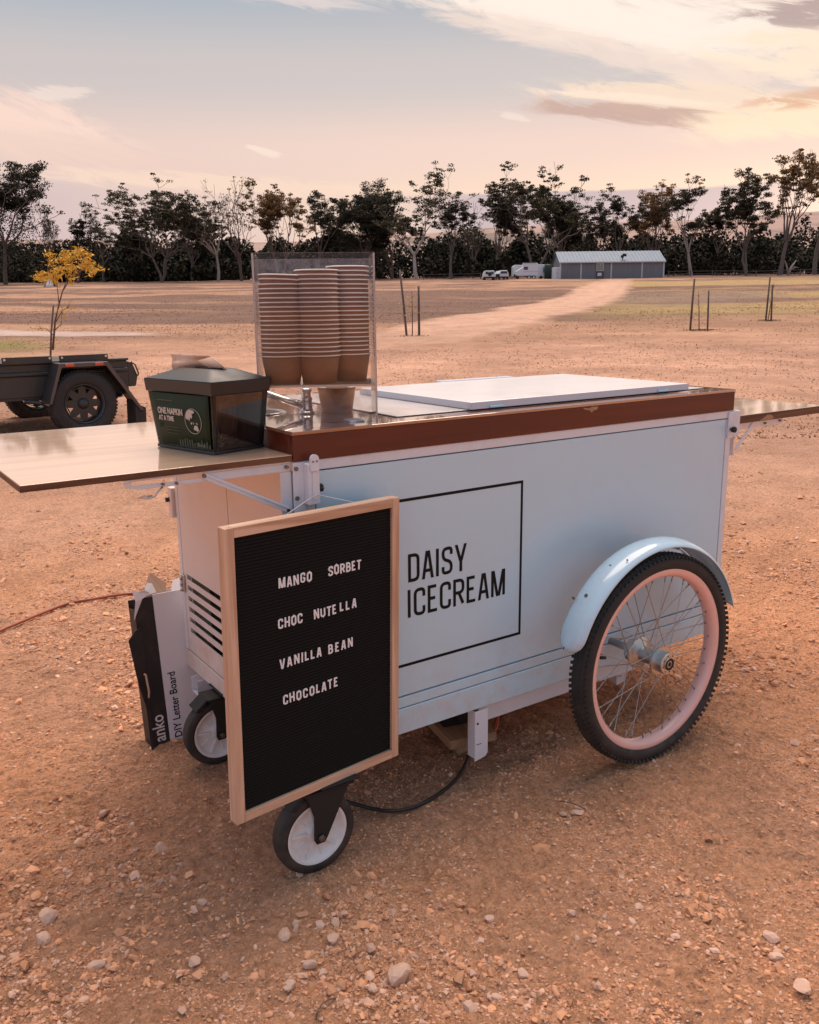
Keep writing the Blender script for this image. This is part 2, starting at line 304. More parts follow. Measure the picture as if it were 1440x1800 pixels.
M['trailer'] = mat('black_trailer_steel', (0.022, 0.026, 0.027), 0.4, var=0.2, coat=0.2, dirt=(0.08, 0.055, 0.04), dirt_amt=0.3, dscale=6)
M['galv'] = mat('dark_grey_steel', (0.10, 0.095, 0.10), 0.3, 0.7, var=0.15)
M['reflector'] = mat('orange_reflector', (0.55, 0.06, 0.02), 0.25, coat=0.5)
M['tarp'] = mat('pale_blue_sheet', (0.45, 0.58, 0.66), 0.6)
M['stone'] = mat('pinkish_stone', (0.62, 0.41, 0.31), 0.95, var=0.22, vscale=3, bump=0.3, bscale=9, dirt=(0.58, 0.29, 0.16), dirt_amt=0.8, dscale=2.5, spec=0.1)
M['bark'] = mat('grey_bark', (0.14, 0.11, 0.095), 0.9, var=0.5, vscale=1.5)
M['pale_bark'] = mat('pale_bark', (0.30, 0.245, 0.22), 0.9, var=0.4, vscale=1.2)
M['leaf'] = mat('gum_leaves', (0.075, 0.059, 0.031), 0.75, var=0.45, vscale=0.35)
M['leaf_dark'] = mat('dark_gum_leaves', (0.042, 0.034, 0.020), 0.8, var=0.4, vscale=0.35)
M['leaf_warm'] = mat('bronze_gum_leaves', (0.24, 0.125, 0.048), 0.75, var=0.4, vscale=0.35)
M['scrub'] = mat('dark_scrub', (0.030, 0.026, 0.016), 0.85, var=0.5, vscale=0.12)
M['yellow_leaf'] = mat('yellow_leaves', (0.70, 0.44, 0.05), 0.6, var=0.3, vscale=9)
M['twig'] = mat('brown_twig', (0.14, 0.085, 0.06), 0.85, var=0.3, vscale=20)
M['shed_wall'] = mat('grey_metal_cladding', (0.20, 0.205, 0.22), 0.6, var=0.12, vscale=1.0, stretch=(3, 3, 0.3))
M['shed_roof'] = mat('pale_steel_roof', (0.14, 0.20, 0.27), 0.6, var=0.08, vscale=0.8)
M['shed_post'] = mat('shed_white_steel', (0.50, 0.51, 0.54), 0.5)
M['white'] = mat('white_vehicle_paint', (0.64, 0.66, 0.70), 0.4, var=0.05, coat=0.3)
M['glass_dark'] = mat('dark_window_glass', (0.02, 0.022, 0.026), 0.12, coat=0.5)
M['green_tank'] = mat('dark_green_tank', (0.02, 0.045, 0.035), 0.6)
M['window'] = mat('greenish_window', (0.20, 0.22, 0.16), 0.2, coat=0.5)
M['dress'] = mat('white_dress', (0.8, 0.77, 0.76), 0.8)
M['suit'] = mat('dark_suit', (0.02, 0.02, 0.025), 0.8)
M['skin'] = mat('skin', (0.45, 0.27, 0.20), 0.55)
M['hair'] = mat('brown_hair', (0.07, 0.045, 0.03), 0.7)
M['tuft'] = mat('dry_green_grass', (0.16, 0.12, 0.055), 0.9, var=0.3, vscale=8)

for k_ in ('leaf', 'leaf_dark', 'leaf_warm', 'scrub'):
    N, L = M[k_].node_tree.nodes, M[k_].node_tree.links; g_ = N.new('ShaderNodeNewGeometry')
    a_ = N.new('ShaderNodeVectorMath'); a_.operation = 'SCALE'; a_.inputs[3].default_value = 0.45; L.new(g_.outputs['Normal'], a_.inputs[0])
    b_ = N.new('ShaderNodeVectorMath'); b_.operation = 'ADD'; b_.inputs[1].default_value = (0, 0, 0.6); L.new(a_.outputs[0], b_.inputs[0])
    c_ = N.new('ShaderNodeVectorMath'); c_.operation = 'NORMALIZE'; L.new(b_.outputs[0], c_.inputs[0]); L.new(c_.outputs[0], N['Principled BSDF'].inputs['Normal'])
    N['Principled BSDF'].inputs['Specular IOR Level'].default_value = 0.1
# ---------------------------------------------------------------- mesh helpers
class MB:
    def __init__(s): s.v = []; s.f = []; s.m = []; s.sm = []
    def add(s, vs_, fs, mi=0, smooth=False, T=None):
        b = len(s.v)
        for p in vs_:
            if T is not None: p = T @ Vector(p)
            s.v.append(tuple(p))
        for f_ in fs: s.f.append([b+i for i in f_]); s.m.append(mi); s.sm.append(smooth)
        return s
    def box(s, x0, x1, y0, y1, z0, z1, mi=0, T=None):
        vs_ = [(x, y, z) for z in (z0, z1) for y in (y0, y1) for x in (x0, x1)]
        return s.add(vs_, [(0, 2, 3, 1), (4, 5, 7, 6), (0, 1, 5, 4), (2, 6, 7, 3), (0, 4, 6, 2), (1, 3, 7, 5)], mi, T=T)
    def cbox(s, c, sz, mi=0, T=None):
        return s.box(c[0]-sz[0]/2, c[0]+sz[0]/2, c[1]-sz[1]/2, c[1]+sz[1]/2, c[2]-sz[2]/2, c[2]+sz[2]/2, mi, T)
    def bar(s, a, b, w, t, up=(0, 0, 1), mi=0):   # rectangular bar a->b, width w along up x dir, thickness t along side
        a, b = Vector(a), Vector(b); d = (b-a).normalized(); u = Vector(up); sd_ = d.cross(u).normalized(); u = sd_.cross(d).normalized()
        vs_ = [p+u*(w/2)*i+sd_*(t/2)*j for p in (a, b) for i in (-1, 1) for j in (-1, 1)]
        return s.add(vs_, [(0, 1, 3, 2), (4, 6, 7, 5), (0, 4, 5, 1), (2, 3, 7, 6), (0, 2, 6, 4), (1, 5, 7, 3)], mi)
    def prism(s, poly, axis, a, b, mi=0, T=None):
        n = len(poly)
        def p3(q, h): return {'x': (h, q[0], q[1]), 'y': (q[0], h, q[1]), 'z': (q[0], q[1], h)}[axis]
        vs_ = [p3(q, a) for q in poly]+[p3(q, b) for q in poly]
        fs = [tuple(range(n))[::-1], tuple(range(n, 2*n))]+[(i, (i+1) % n, n+(i+1) % n, n+i) for i in range(n)]
        return s.add(vs_, fs, mi, T=T)
    def tube(s, pts, r, n=8, mi=0, closed=False, cap=True, smooth=True):
        P = [Vector(p) for p in pts]; k = len(P); rs = r if isinstance(r, (list, tuple, np.ndarray)) else [r]*k
        prev = None; vs_ = []
        for i in range(k):
            t = (P[(i+1) % k]-P[i-1]) if closed else (P[min(i+1, k-1)]-P[max(i-1, 0)])
            if t.length < 1e-9: t = Vector((0, 0, 1))
            t.normalize()
            if prev is None:
                a = Vector((0, 0, 1)) if abs(t.z) < 0.9 else Vector((1, 0, 0)); u = t.cross(a).normalized()
            else:
                u = prev-t*prev.dot(t); u = u.normalized() if u.length > 1e-6 else t.orthogonal().normalized()
            prev = u; w = t.cross(u)
            for j in range(n):
                a = 2*PI*j/n; vs_.append(P[i]+(u*math.cos(a)+w*math.sin(a))*rs[i])
        fs = []
        for i in range(k if closed else k-1):
            i2 = (i+1) % k
            for j in range(n): fs.append((i*n+j, i*n+(j+1) % n, i2*n+(j+1) % n, i2*n+j))
        s.add(vs_, fs, mi, smooth)
        if cap and not closed:
            b = len(s.v)-len(vs_)
            s.f.append([b+j for j in range(n)][::-1]); s.m.append(mi); s.sm.append(False)
            s.f.append([b+(k-1)*n+j for j in range(n)]); s.m.append(mi); s.sm.append(False)
        return s
    def lathe(s, prof, n=32, c=(0, 0, 0), axis='z', mi=0, smooth=True, a0=0, a1=2*PI, closed_prof=False):
        full = abs(a1-a0-2*PI) < 1e-6; k = n if full else n+1; vs_ = []
        for i in range(k):
            a = a0+(a1-a0)*i/n; ca, sa = math.cos(a), math.sin(a)
            for (r, h) in prof:
                q = {'z': (r*ca, r*sa, h), 'y': (r*ca, h, r*sa), 'x': (h, r*ca, r*sa)}[axis]
                vs_.append((q[0]+c[0], q[1]+c[1], q[2]+c[2]))
        q = len(prof); fs = []
        for i in range(n):
            i2 = (i+1) % k
            for j in range(q if closed_prof else q-1):
                j2 = (j+1) % q
                fs.append((i*q+j, i*q+j2, i2*q+j2, i2*q+j))
        return s.add(vs_, fs, mi, smooth)
    def mesh(s, name):
        me = bpy.data.meshes.new(name); me.from_pydata(s.v, [], s.f); 
        me.polygons.foreach_set('material_index', s.m); me.polygons.foreach_set('use_smooth', s.sm); me.update()
        bm = bmesh.new(); bm.from_mesh(me); bmesh.ops.recalc_face_normals(bm, faces=bm.faces); bm.to_mesh(me); bm.free()
        return me
    def build(s, name, mats, parent=None, bevel=0.0, label=None, kind=None):
        me = s.mesh(name)
        for mm in (mats if isinstance(mats, (list, tuple)) else [mats]): me.materials.append(mm)
        o = bpy.data.objects.new(name, me); COL.objects.link(o)
        if parent is not None: o.parent = parent
        if bevel > 0:
            bv = o.modifiers.new('bevel', 'BEVEL'); bv.width = bevel; bv.segments = 2; bv.limit_method = 'ANGLE'; bv.angle_limit = math.radians(40)
        if label: o['label'] = label
        if kind: o['kind'] = kind
        return o
def thing(name, label, cat, loc=(0, 0, 0), rz=0.0, group=None):
    o = bpy.data.objects.new(name, None); COL.objects.link(o); o.empty_display_size = 0.1
    o.location = loc; o.rotation_euler = (0, 0, rz); o['label'] = label; o['category'] = cat
    if group: o['group'] = group
    return o
def tag(o, label, cat, group=None):
    o['label'] = label; o['category'] = cat
    if group: o['group'] = group
    return o
def copy_tree(o, parent=None):
    c = o.copy(); COL.objects.link(c)
    if parent is not None: c.parent = parent
    for ch in [x for x in bpy.data.objects if x.parent == o]: copy_tree(ch, c)
    return c
def share(o, name, parent, loc=(0, 0, 0), rot=(0, 0, 0), scale=(1, 1, 1)):
    c = bpy.data.objects.new(name, o.data); COL.objects.link(c); c.parent = parent; c.location = loc; c.rotation_euler = rot; c.scale = scale
    for md in o.modifiers:
        if md.type == 'BEVEL':
            bv = c.modifiers.new('bevel', 'BEVEL'); bv.width = md.width; bv.segments = 2; bv.limit_method = 'ANGLE'; bv.angle_limit = md.angle_limit
    return c

# ---------------------------------------------------------------- terrain
def _hash(ix, iy, seed):
    h = (ix.astype(np.int64)*374761393+iy.astype(np.int64)*668265263+seed*974634777) & 0xffffffff
    h = ((h ^ (h >> 13))*1274126177) & 0xffffffff
    return ((h ^ (h >> 16)) & 0xffff)/65535.0
def vnoise(x, y, seed=0):
    ix = np.floor(x); iy = np.floor(y); fx = x-ix; fy = y-iy
    fx = fx*fx*(3-2*fx); fy = fy*fy*(3-2*fy)
    a = _hash(ix, iy, seed); b = _hash(ix+1, iy, seed); c = _hash(ix, iy+1, seed); d = _hash(ix+1, iy+1, seed)
    return (a*(1-fx)+b*fx)*(1-fy)+(c*(1-fx)+d*fx)*fy
def fbm(x, y, octv=4, seed=0, gain=0.5):
    s_ = 0; a = 1.0; t = 0
    for i in range(octv):
        s_ = s_+a*vnoise(x*2**i+i*17.3, y*2**i-i*9.1, seed+i); t += a; a *= gain
    return s_/t
CONTACT = [(0.874, -0.137), (-0.014, -0.05), (-0.006, 0.46), (0.893, 0.80)]
def dfwd(x, y): return (x-CAM[0])*FH[0]+(y-CAM[1])*FH[1]
def dlat(x, y): return (x-CAM[0])*RH[0]+(y-CAM[1])*RH[1]
def base_h(D):
    t = (np.minimum(D, 260)-11)/3.0
    h = 0.038*3.0*np.logaddexp(0, t)
    return h + np.maximum(D-260, 0)*0.012
def ground_z(x, y, detail=True):
    x = np.asarray(x, float); y = np.asarray(y, float)
    D = dfwd(x, y); z = base_h(D)
    near = np.exp(-(np.hypot(x-CAM[0], y-CAM[1])/9.0)**2)
    z = z+(fbm(x*0.12, y*0.12, 3, 50)-0.5)*0.5*np.clip((D-14)/30, 0, 1)
    if detail:
        amp = np.ones_like(z)
        for cx, cy in CONTACT: amp = amp*(1-0.85*np.exp(-((x-cx)**2+(y-cy)**2)/0.02))
        b = (fbm(x*1.6, y*1.6, 3, 3)-0.5)*0.030
        c = np.abs(fbm(x*14, y*14, 3, 9)-0.5)*0.034
        d = (fbm(x*42, y*42, 3, 21)-0.5)*0.013-np.abs(fbm(x*27+3*fbm(x*6, y*6, 2, 88), y*27, 2, 23)-0.5)*0.020
        # faint wheel tracks running past the cart
        u = (x*0.80-y*0.60); tr = np.sin(u*9+fbm(x*1.1, y*1.1, 2, 77)*3)*0.0022
        z = z+(b+c+d+tr)*amp*(0.12+0.88*near)-0.004*near
    return z
def at(px, py, D):
    d = AF+AR*(px-720)/F_PX+AD*(py-900)/F_PX
    return CAM+d*(D/(d[0]*FH[0]+d[1]*FH[1]))
def on_ground(px, D):
    lo, hi = 300.0, 1900.0
    for _ in range(40):
        mid = (lo+hi)/2; P = at(px, mid, D)
        if P[2] > float(ground_z(P[0], P[1], D < 9)): lo = mid
        else: hi = mid
    P = at(px, lo, D); return np.array([P[0], P[1], float(ground_z(P[0], P[1], D < 9))])
def pix_ground(px, py):
    d = AF+AR*(px-720)/F_PX+AD*(py-900)/F_PX
    s_ = -CAM[2]/d[2]; P = CAM+d*s_; z = float(ground_z(P[0], P[1]))
    s_ = (z-CAM[2])/d[2]; return CAM+d*s_

def paddock_albedo(x, y):
    # albedo of each part of the paddock, tree shade painted in
    D = dfwd(x, y); Lt = dlat(x, y); DD = np.maximum(D, 1)
    def s(lo, hi, v): t = np.clip((v-lo)/(hi-lo), 0, 1); return t*t*(3-2*t)
    col = np.empty((len(x), 3))
    near = np.array([0.72, 0.355, 0.195]); dust = np.array([0.55, 0.315, 0.215])
    n1 = fbm(x*0.9, y*0.9, 4, 31)[:, None]; n2 = fbm(x*3.1, y*3.1, 3, 33)[:, None]
    col[:] = near*(1-s(0.35, 0.65, n1)*0.55)+dust*(s(0.35, 0.65, n1)*0.55)
    col *= (0.88+0.24*n2)
    n3 = fbm(x*0.35, y*0.35, 5, 35, .62)[:, None]; f = s(2.2, 7, DD)[:, None]; col = col*(1-f)+(dust*(0.55+0.85*n3)*(0.86+0.28*n1))*f
    # stretched bands of the far paddock
    ub = fbm(D*0.20+fbm(Lt*0.05, D*0.05, 2, 4)*3, Lt*0.035, 5, 41, .62)[:, None]
    uc = fbm(D*0.6, Lt*0.12, 5, 43, .65)[:, None]
    tan = np.array([0.41, 0.235, 0.15]); mauve = np.array([0.175, 0.105, 0.08]); straw = np.array([0.42, 0.28, 0.13]); green = np.array([0.30, 0.25, 0.09])
    field = tan*(1-s(0.36, 0.58, ub))+mauve*s(0.36, 0.58, ub)
    field = field*(0.6+0.8*uc)
    f = s(15, 24, DD)[:, None]*0.95; col = col*(1-f)+field*f
    # greener strips to the right
    ang = Lt/DD
    g = s(0.16, 0.30, ang+0.05*fbm(D*0.2, Lt*0.02, 2, 8))*s(26, 32, DD)*(1-s(125, 150, DD))*s(0.38, 0.55, fbm(D*0.22, Lt*0.03, 3, 61))
    g = g[:, None]*.8; col = col*(1-g)+(straw*0.7+green*0.3)*g
    d_ = s(0.2, 0.25, ang)*(1-s(0.36, 0.46, ang))*np.exp(-((DD-52)/9)**2)*s(0.3, 0.5, uc[:, 0]); d_ = d_[:, None]*0.75
    col = col*(1-d_)+np.array([0.20, 0.14, 0.13])*d_
    # green patch on the left, in front of the gravel path
    g = s(-0.36, -0.44, -ang*-1+0.03*fbm(x*0.8, y*0.8, 2, 12))*np.exp(-((DD-20.5)/2.4)**2)*s(0.3, 0.5, fbm(x*0.7, y*0.9, 3, 19)); g = g[:, None]
    col = col*(1-g)+green*0.85*g
    # shade by the trees, painted into the ground colour as a dark strip
    f = s(150, 175, DD+10*fbm(Lt*0.05, D*0.02, 2, 71))[:, None]; col = col*(1-f)+np.array([0.17, 0.10, 0.075])*f
    f = s(260, 330, DD)[:, None]; col = col*(1-f)+np.array([0.30, 0.20, 0.13])*f
    return np.clip(col, 0, 1)

def build_ground():
    radii = [0.15]
    while radii[-1] < 5000:
        r = radii[-1]; radii.append(r+max(0.0046*r**0.9, 0.0045) if r < 9 else r*(1.008 if r < 30 else 1.02 if r < 400 else 1.12))
    radii = np.array(radii)
    a = np.concatenate([np.arange(YAW-0.66, YAW+0.66, 0.0038), np.arange(YAW+0.66, YAW-0.66+2*PI-0.001, 0.06)])
    A, Rr = np.meshgrid(a, radii); x = CAM[0]+Rr*np.sin(A); y = CAM[1]+Rr*np.cos(A)
    z = ground_z(x, y)
    n, k = len(radii), len(a)
    co_ = np.stack([x, y, z], -1).reshape(-1, 3)
    cz = float(ground_z(CAM[0], CAM[1])); co_ = np.vstack([co_, [[CAM[0], CAM[1], cz]]])
    i = np.arange(n-1)[:, None]; j = np.arange(k)[None, :]; j2 = (j+1) % k
    q = np.stack([i*k+j, i*k+j2+0*i, (i+1)*k+j2, (i+1)*k+j], -1).reshape(-1, 4)[:, ::-1]
    tri = np.stack([np.full(k, n*k), np.arange(k), (np.arange(k)+1) % k], -1)[:, ::-1]
    me = bpy.data.meshes.new('ground')
    me.vertices.add(len(co_)); me.vertices.foreach_set('co', co_.ravel())
    me.loops.add(q.size+tri.size); me.loops.foreach_set('vertex_index', np.concatenate([q.ravel(), tri.ravel()]).astype(np.int32))
    me.polygons.add(len(q)+len(tri))
    ls = np.concatenate([np.arange(len(q))*4, q.size+np.arange(len(tri))*3]).astype(np.int32)
    me.polygons.foreach_set('loop_start', ls)
    me.polygons.foreach_set('use_smooth', np.ones(len(ls), bool)); me.update(calc_edges=True)
    x, y = co_[:, 0], co_[:, 1]; col = paddock_albedo(x, y)
    rgba = np.ones((len(x), 4), np.float32); rgba[:, :3] = np.clip(col, 0, 1)
    ca = me.color_attributes.new('albedo', 'FLOAT_COLOR', 'POINT'); ca.data.foreach_set('color', rgba.ravel())
    o = bpy.data.objects.new('ground', me); COL.objects.link(o); o['kind'] = 'structure'
    me.materials.append(dirt_mat('dirt_ground', True)); return o
def dirt_mat(name, attr, col=(0.6, 0.4, 0.3)):
    m_, N, L, P = new_mat(name)
    t = N.new('ShaderNodeTexCoord')
    def nz(scale, detail=5, rough=0.6):
        n = N.new('ShaderNodeTexNoise'); n.inputs['Scale'].default_value = scale; n.inputs['Detail'].default_value = detail; n.inputs['Roughness'].default_value = rough
        L.new(t.outputs['Object'], n.inputs['Vector']); return n.outputs[0]
    def mr(x, a, b, c, d):
        n = N.new('ShaderNodeMapRange'); L.new(x, n.inputs[0])
        for i, v_ in enumerate((a, b, c, d)): n.inputs[i+1].default_value = v_
        return n.outputs[0]
    if attr: a = N.new('ShaderNodeAttribute'); a.attribute_name = 'albedo'; base_ = a.outputs[0]
    else: a = N.new('ShaderNodeRGB'); a.outputs[0].default_value = (*col, 1); base_ = a.outputs[0]
    fine = mr(nz(60, 8, 0.78), 0.32, 0.68, 0.60, 1.36); mid = mr(nz(5, 5), 0.3, 0.7, 0.88, 1.12); big = mr(nz(0.9, 8, 0.7), 0.3, 0.7, 0.80, 1.18)
    mul = N.new('ShaderNodeMath'); mul.operation = 'MULTIPLY'; L.new(fine, mul.inputs[0]); L.new(mid, mul.inputs[1])
    mu2 = N.new('ShaderNodeMath'); mu2.operation = 'MULTIPLY'; L.new(mul.outputs[0], mu2.inputs[0]); L.new(big, mu2.inputs[1])
    sc = N.new('ShaderNodeVectorMath'); sc.operation = 'SCALE'; L.new(base_, sc.inputs[0]); L.new(mu2.outputs[0], sc.inputs[3])
    # pale grit flecks
    vo = N.new('ShaderNodeTexVoronoi'); vo.inputs['Scale'].default_value = 85; vo.inputs['Randomness'].default_value = 1.0; L.new(t.outputs['Object'], vo.inputs['Vector'])
    fl = mr(vo.outputs['Distance'], 0.30, 0.18, 0.0, 0.5)
    gate = mr(nz(55, 2), 0.56, 0.62, 0.0, 1.0)
    fm = N.new('ShaderNodeMath'); fm.operation = 'MULTIPLY'; L.new(fl, fm.inputs[0]); L.new(gate, fm.inputs[1])
    mx = N.new('ShaderNodeMix'); mx.data_type = 'RGBA'; L.new(fm.outputs[0], mx.inputs[0]); L.new(sc.outputs[0], mx.inputs[6]); mx.inputs[7].default_value = (0.62, 0.43, 0.33, 1)
    L.new(mx.outputs[2], P.inputs['Base Color']); P.inputs['Roughness'].default_value = 0.95; P.inputs['Specular IOR Level'].default_value = 0.15
    b1 = N.new('ShaderNodeBump'); b1.inputs['Strength'].default_value = 1.0; b1.inputs['Distance'].default_value = 0.012; L.new(nz(130, 9, 0.78), b1.inputs['Height'])
    b2 = N.new('ShaderNodeBump'); b2.inputs['Strength'].default_value = 0.9; b2.inputs['Distance'].default_value = 0.008; L.new(vo.outputs['Distance'], b2.inputs['Height']); L.new(b1.outputs[0], b2.inputs['Normal'])
    b2.invert = True
    L.new(b2.outputs[0], P.inputs['Normal'])
    return m_
build_ground()

def strip(name, pts, widths, col, dz=0.02, nseg=20, seed=0, jag=0.08):
    """a track laid over the paddock; pts = centre line (x, y) in world metres"""
    P = np.array(pts, float); W_ = np.array(widths, float)
    t = np.linspace(0, len(P)-1, 90); idx = np.arange(len(P))
    cx = np.interp(t, idx, P[:, 0]); cy = np.interp(t, idx, P[:, 1]); w = np.interp(t, idx, W_)
    for _ in range(6):
        cx[1:-1] = (cx[:-2]+2*cx[1:-1]+cx[2:])/4; cy[1:-1] = (cy[:-2]+2*cy[1:-1]+cy[2:])/4
    tx = np.gradient(cx); ty = np.gradient(cy); l = np.hypot(tx, ty); nx, ny = -ty/l, tx/l
    v, f = [], []
    for i in range(len(t)):
        wl_ = w[i]/2*(1+jag*2*(fbm(np.array([i*0.45]), np.array([seed+0.5]), 3, 90)[0]-0.5)); wr = w[i]/2*(1+jag*2*(fbm(np.array([i*0.45]), np.array([seed+8.5]), 3, 91)[0]-0.5))
        for j in range(nseg+1):
            s_ = j/nseg; o_ = -wl_+(wl_+wr)*s_; x_, y_ = cx[i]+nx[i]*o_, cy[i]+ny[i]*o_
            v.append((x_, y_, float(ground_z(x_, y_))+dz*((1 if 0 < j < nseg else -0.4)*min(1.0, (min(i, len(t)-1-i)+0.0)/9.0*1.4-0.4))))
    for i in range(len(t)-1):
        for j in range(nseg):
            a_ = i*(nseg+1)+j; f.append((a_, a_+1, a_+nseg+2, a_+nseg+1))
    me = bpy.data.meshes.new(name); me.from_pydata(v, [], f); me.update()
    for p in me.polygons: p.use_smooth = True
    V_ = np.array(v); e = np.tile(np.minimum(np.arange(nseg+1), nseg-np.arange(nseg+1))/(nseg/2), len(t)); ee = np.repeat(np.minimum(np.arange(len(t)), (len(t)-1-np.arange(len(t))))/(len(t)*0.22), nseg+1)
    w_ = np.clip((e*3.2-0.15)+(fbm(V_[:, 0]*1.3, V_[:, 1]*1.3, 4, 60+seed, .6)-.5)*1.3, 0, 1)*np.clip(ee*1.2, 0, 1)
    rut = 1-0.16*np.exp(-((e-0.55)/0.16)**2)*fbm(V_[:, 0]*.5, V_[:, 1]*.5, 3, 66)
    cc = paddock_albedo(V_[:, 0], V_[:, 1])*(1-w_[:, None])+(np.array(col)*rut[:, None])*w_[:, None]
    ca = me.color_attributes.new('albedo', 'FLOAT_COLOR', 'POINT'); ca.data.foreach_set('color', np.hstack([np.clip(cc, 0, 1), np.ones((len(cc), 1))]).astype(np.float32).ravel())
    o = bpy.data.objects.new(name, me); COL.objects.link(o); o['kind'] = 'structure'; me.materials.append(bpy.data.materials['dirt_ground']); return o
def GP(px, D): p = on_ground(px, D); return (p[0], p[1])
strip('dirt_track', [GP(1087, 168), GP(1080, 130), GP(1068, 95), GP(1058, 75), GP(1045, 58), GP(1015, 46), GP(960, 37), GP(890, 30), GP(800, 24.5), GP(700, 20), GP(590, 17)],
      [6.0, 6.0, 5.6, 5.2, 4.8, 4.6, 4.6, 4.6, 4.2, 3.4, 2.4], (0.60, 0.37, 0.265), dz=0.03, seed=1, jag=0.2)
strip('gravel_path', [GP(-260, 27), GP(-100, 26), GP(0, 25.2), GP(120, 24.3), GP(220, 23.6), GP(310, 23)], [2.8, 2.6, 2.3, 2.0, 1.5, 0.5],
      (0.54, 0.41, 0.36), dz=0.02, seed=4, jag=0.1)

# ---------------------------------------------------------------- text helpers
def fillet(pts, r, closed=False, n=6):
    out = []; P = [Vector(p) for p in pts]; k = len(P)
    for i in range(k):
        if not closed and i in (0, k-1): out.append(P[i]); continue
        a, b, c = P[i-1], P[i], P[(i+1) % k]; da = (a-b); dc = (c-b); ra = min(r, da.length*0.5, dc.length*0.5)
        p0 = b+da.normalized()*ra; p1 = b+dc.normalized()*ra
        for q in range(n+1):
            t = q/n; out.append(p0*(1-t)**2+b*2*t*(1-t)+p1*t*t)
    return out
GL = {
 'A': (.95, [('d', [(0, 0), (.42, 1)]), ('d', [(1, 0), (.58, 1)]), ('p', [(.17, .27), (.83, .27)])]),
 'B': (.9, [('p', [(0, 0), (0, 1)]), ('r', [(0, 1), (.92, 1), (.92, .53), (0, .53)]), ('r', [(0, .53), (1, .53), (1, 0), (0, 0)])]),
 'C': (.9, [('r', [(1, .70), (1, 1), (0, 1), (0, 0), (1, 0), (1, .30)])]),
 'D': (.9, [('p', [(0, 0), (0, 1)]), ('r', [(0, 1), (1, 1), (1, 0), (0, 0)])]),
 'E': (.78, [('p', [(1, 1), (0, 1), (0, 0), (1, 0)]), ('p', [(0, .52), (.85, .52)])]),
 'G': (.9, [('r', [(1, .72), (1, 1), (0, 1), (0, 0), (1, 0), (1, .46)]), ('p', [(1, .46), (.55, .46)])]),
 'H': (.95, [('p', [(0, 0), (0, 1)]), ('p', [(1, 0), (1, 1)]), ('p', [(0, .5), (1, .5)])]),
 'I': (.0, [('p', [(0, 0), (0, 1)])]),
 'L': (.75, [('p', [(0, 1), (0, 0), (1, 0)])]),
 'M': (1.22, [('p', [(0, 0), (0, 1)]), ('p', [(1, 0), (1, 1)]), ('d', [(.44, 0), (.06, 1)]), ('d', [(.56, 0), (.94, 1)])]),
 'N': (.98, [('p', [(0, 0), (0, 1)]), ('p', [(1, 0), (1, 1)]), ('d', [(.96, 0), (.04, 1)])]),
 'O': (.95, [('c', [(0, 0), (0, 1), (1, 1), (1, 0)])]),
 'R': (.92, [('p', [(0, 0), (0, 1)]), ('r', [(0, 1), (1, 1), (1, .48), (0, .48)]), ('p', [(.5, .48), (1, 0)])]),
 'S': (.9, [('r', [(1, .74), (1, 1), (0, 1), (0, .56), (1, .44), (1, 0), (0, 0), (0, .26)])]),
 'T': (.85, [('p', [(0, 1), (1, 1)]), ('p', [(.5, 1), (.5, 0)])]),
 'U': (.95, [('r', [(0, 1), (0, 0), (1, 0), (1, 1)])]),
 'V': (1.0, [('d', [(.45, 0), (0, 1)]), ('d', [(.55, 0), (1, 1)])]),
 'Y': (1.0, [('d', [(.46, .38), (0, 1)]), ('d', [(.54, .38), (1, 1)]), ('p', [(.5, .48), (.5, 0)])]),
}
def ribbon(mb, pts, th, y0, y1, closed=False, mi=0):
    P = [Vector((p[0], p[1])) for p in pts]; k = len(P); L_, R_ = [], []
    for i in range(k):
        if closed: a, b, c = P[i-1], P[i], P[(i+1) % k]; d1 = (b-a).normalized(); d2 = (c-b).normalized()
        elif i == 0: d1 = d2 = (P[1]-P[0]).normalized()
        elif i == k-1: d1 = d2 = (P[-1]-P[-2]).normalized()
        else: d1 = (P[i]-P[i-1]).normalized(); d2 = (P[i+1]-P[i]).normalized()
        n1 = Vector((-d1.y, d1.x)); n2 = Vector((-d2.y, d2.x)); nn = (n1+n2)
        nn = nn.normalized() if nn.length > 1e-6 else n1
        w = th/2/max(nn.dot(n1), 0.45); L_.append(P[i]+nn*w); R_.append(P[i]-nn*w)
    vs_ = []
    for i in range(k): vs_ += [(L_[i].x, y0, L_[i].y), (R_[i].x, y0, R_[i].y), (L_[i].x, y1, L_[i].y), (R_[i].x, y1, R_[i].y)]
    fs = []
    for i in range(k if closed else k-1):
        a, b = 4*i, 4*((i+1) % k)
        fs += [(a, b, b+1, a+1), (a+2, a+3, b+3, b+2), (a, a+2, b+2, b), (a+1, b+1, b+3, a+3)]
    if not closed: fs += [(0, 1, 3, 2), (4*k-4, 4*k-2, 4*k-1, 4*k-3)]
    mb.add(vs_, fs, mi)
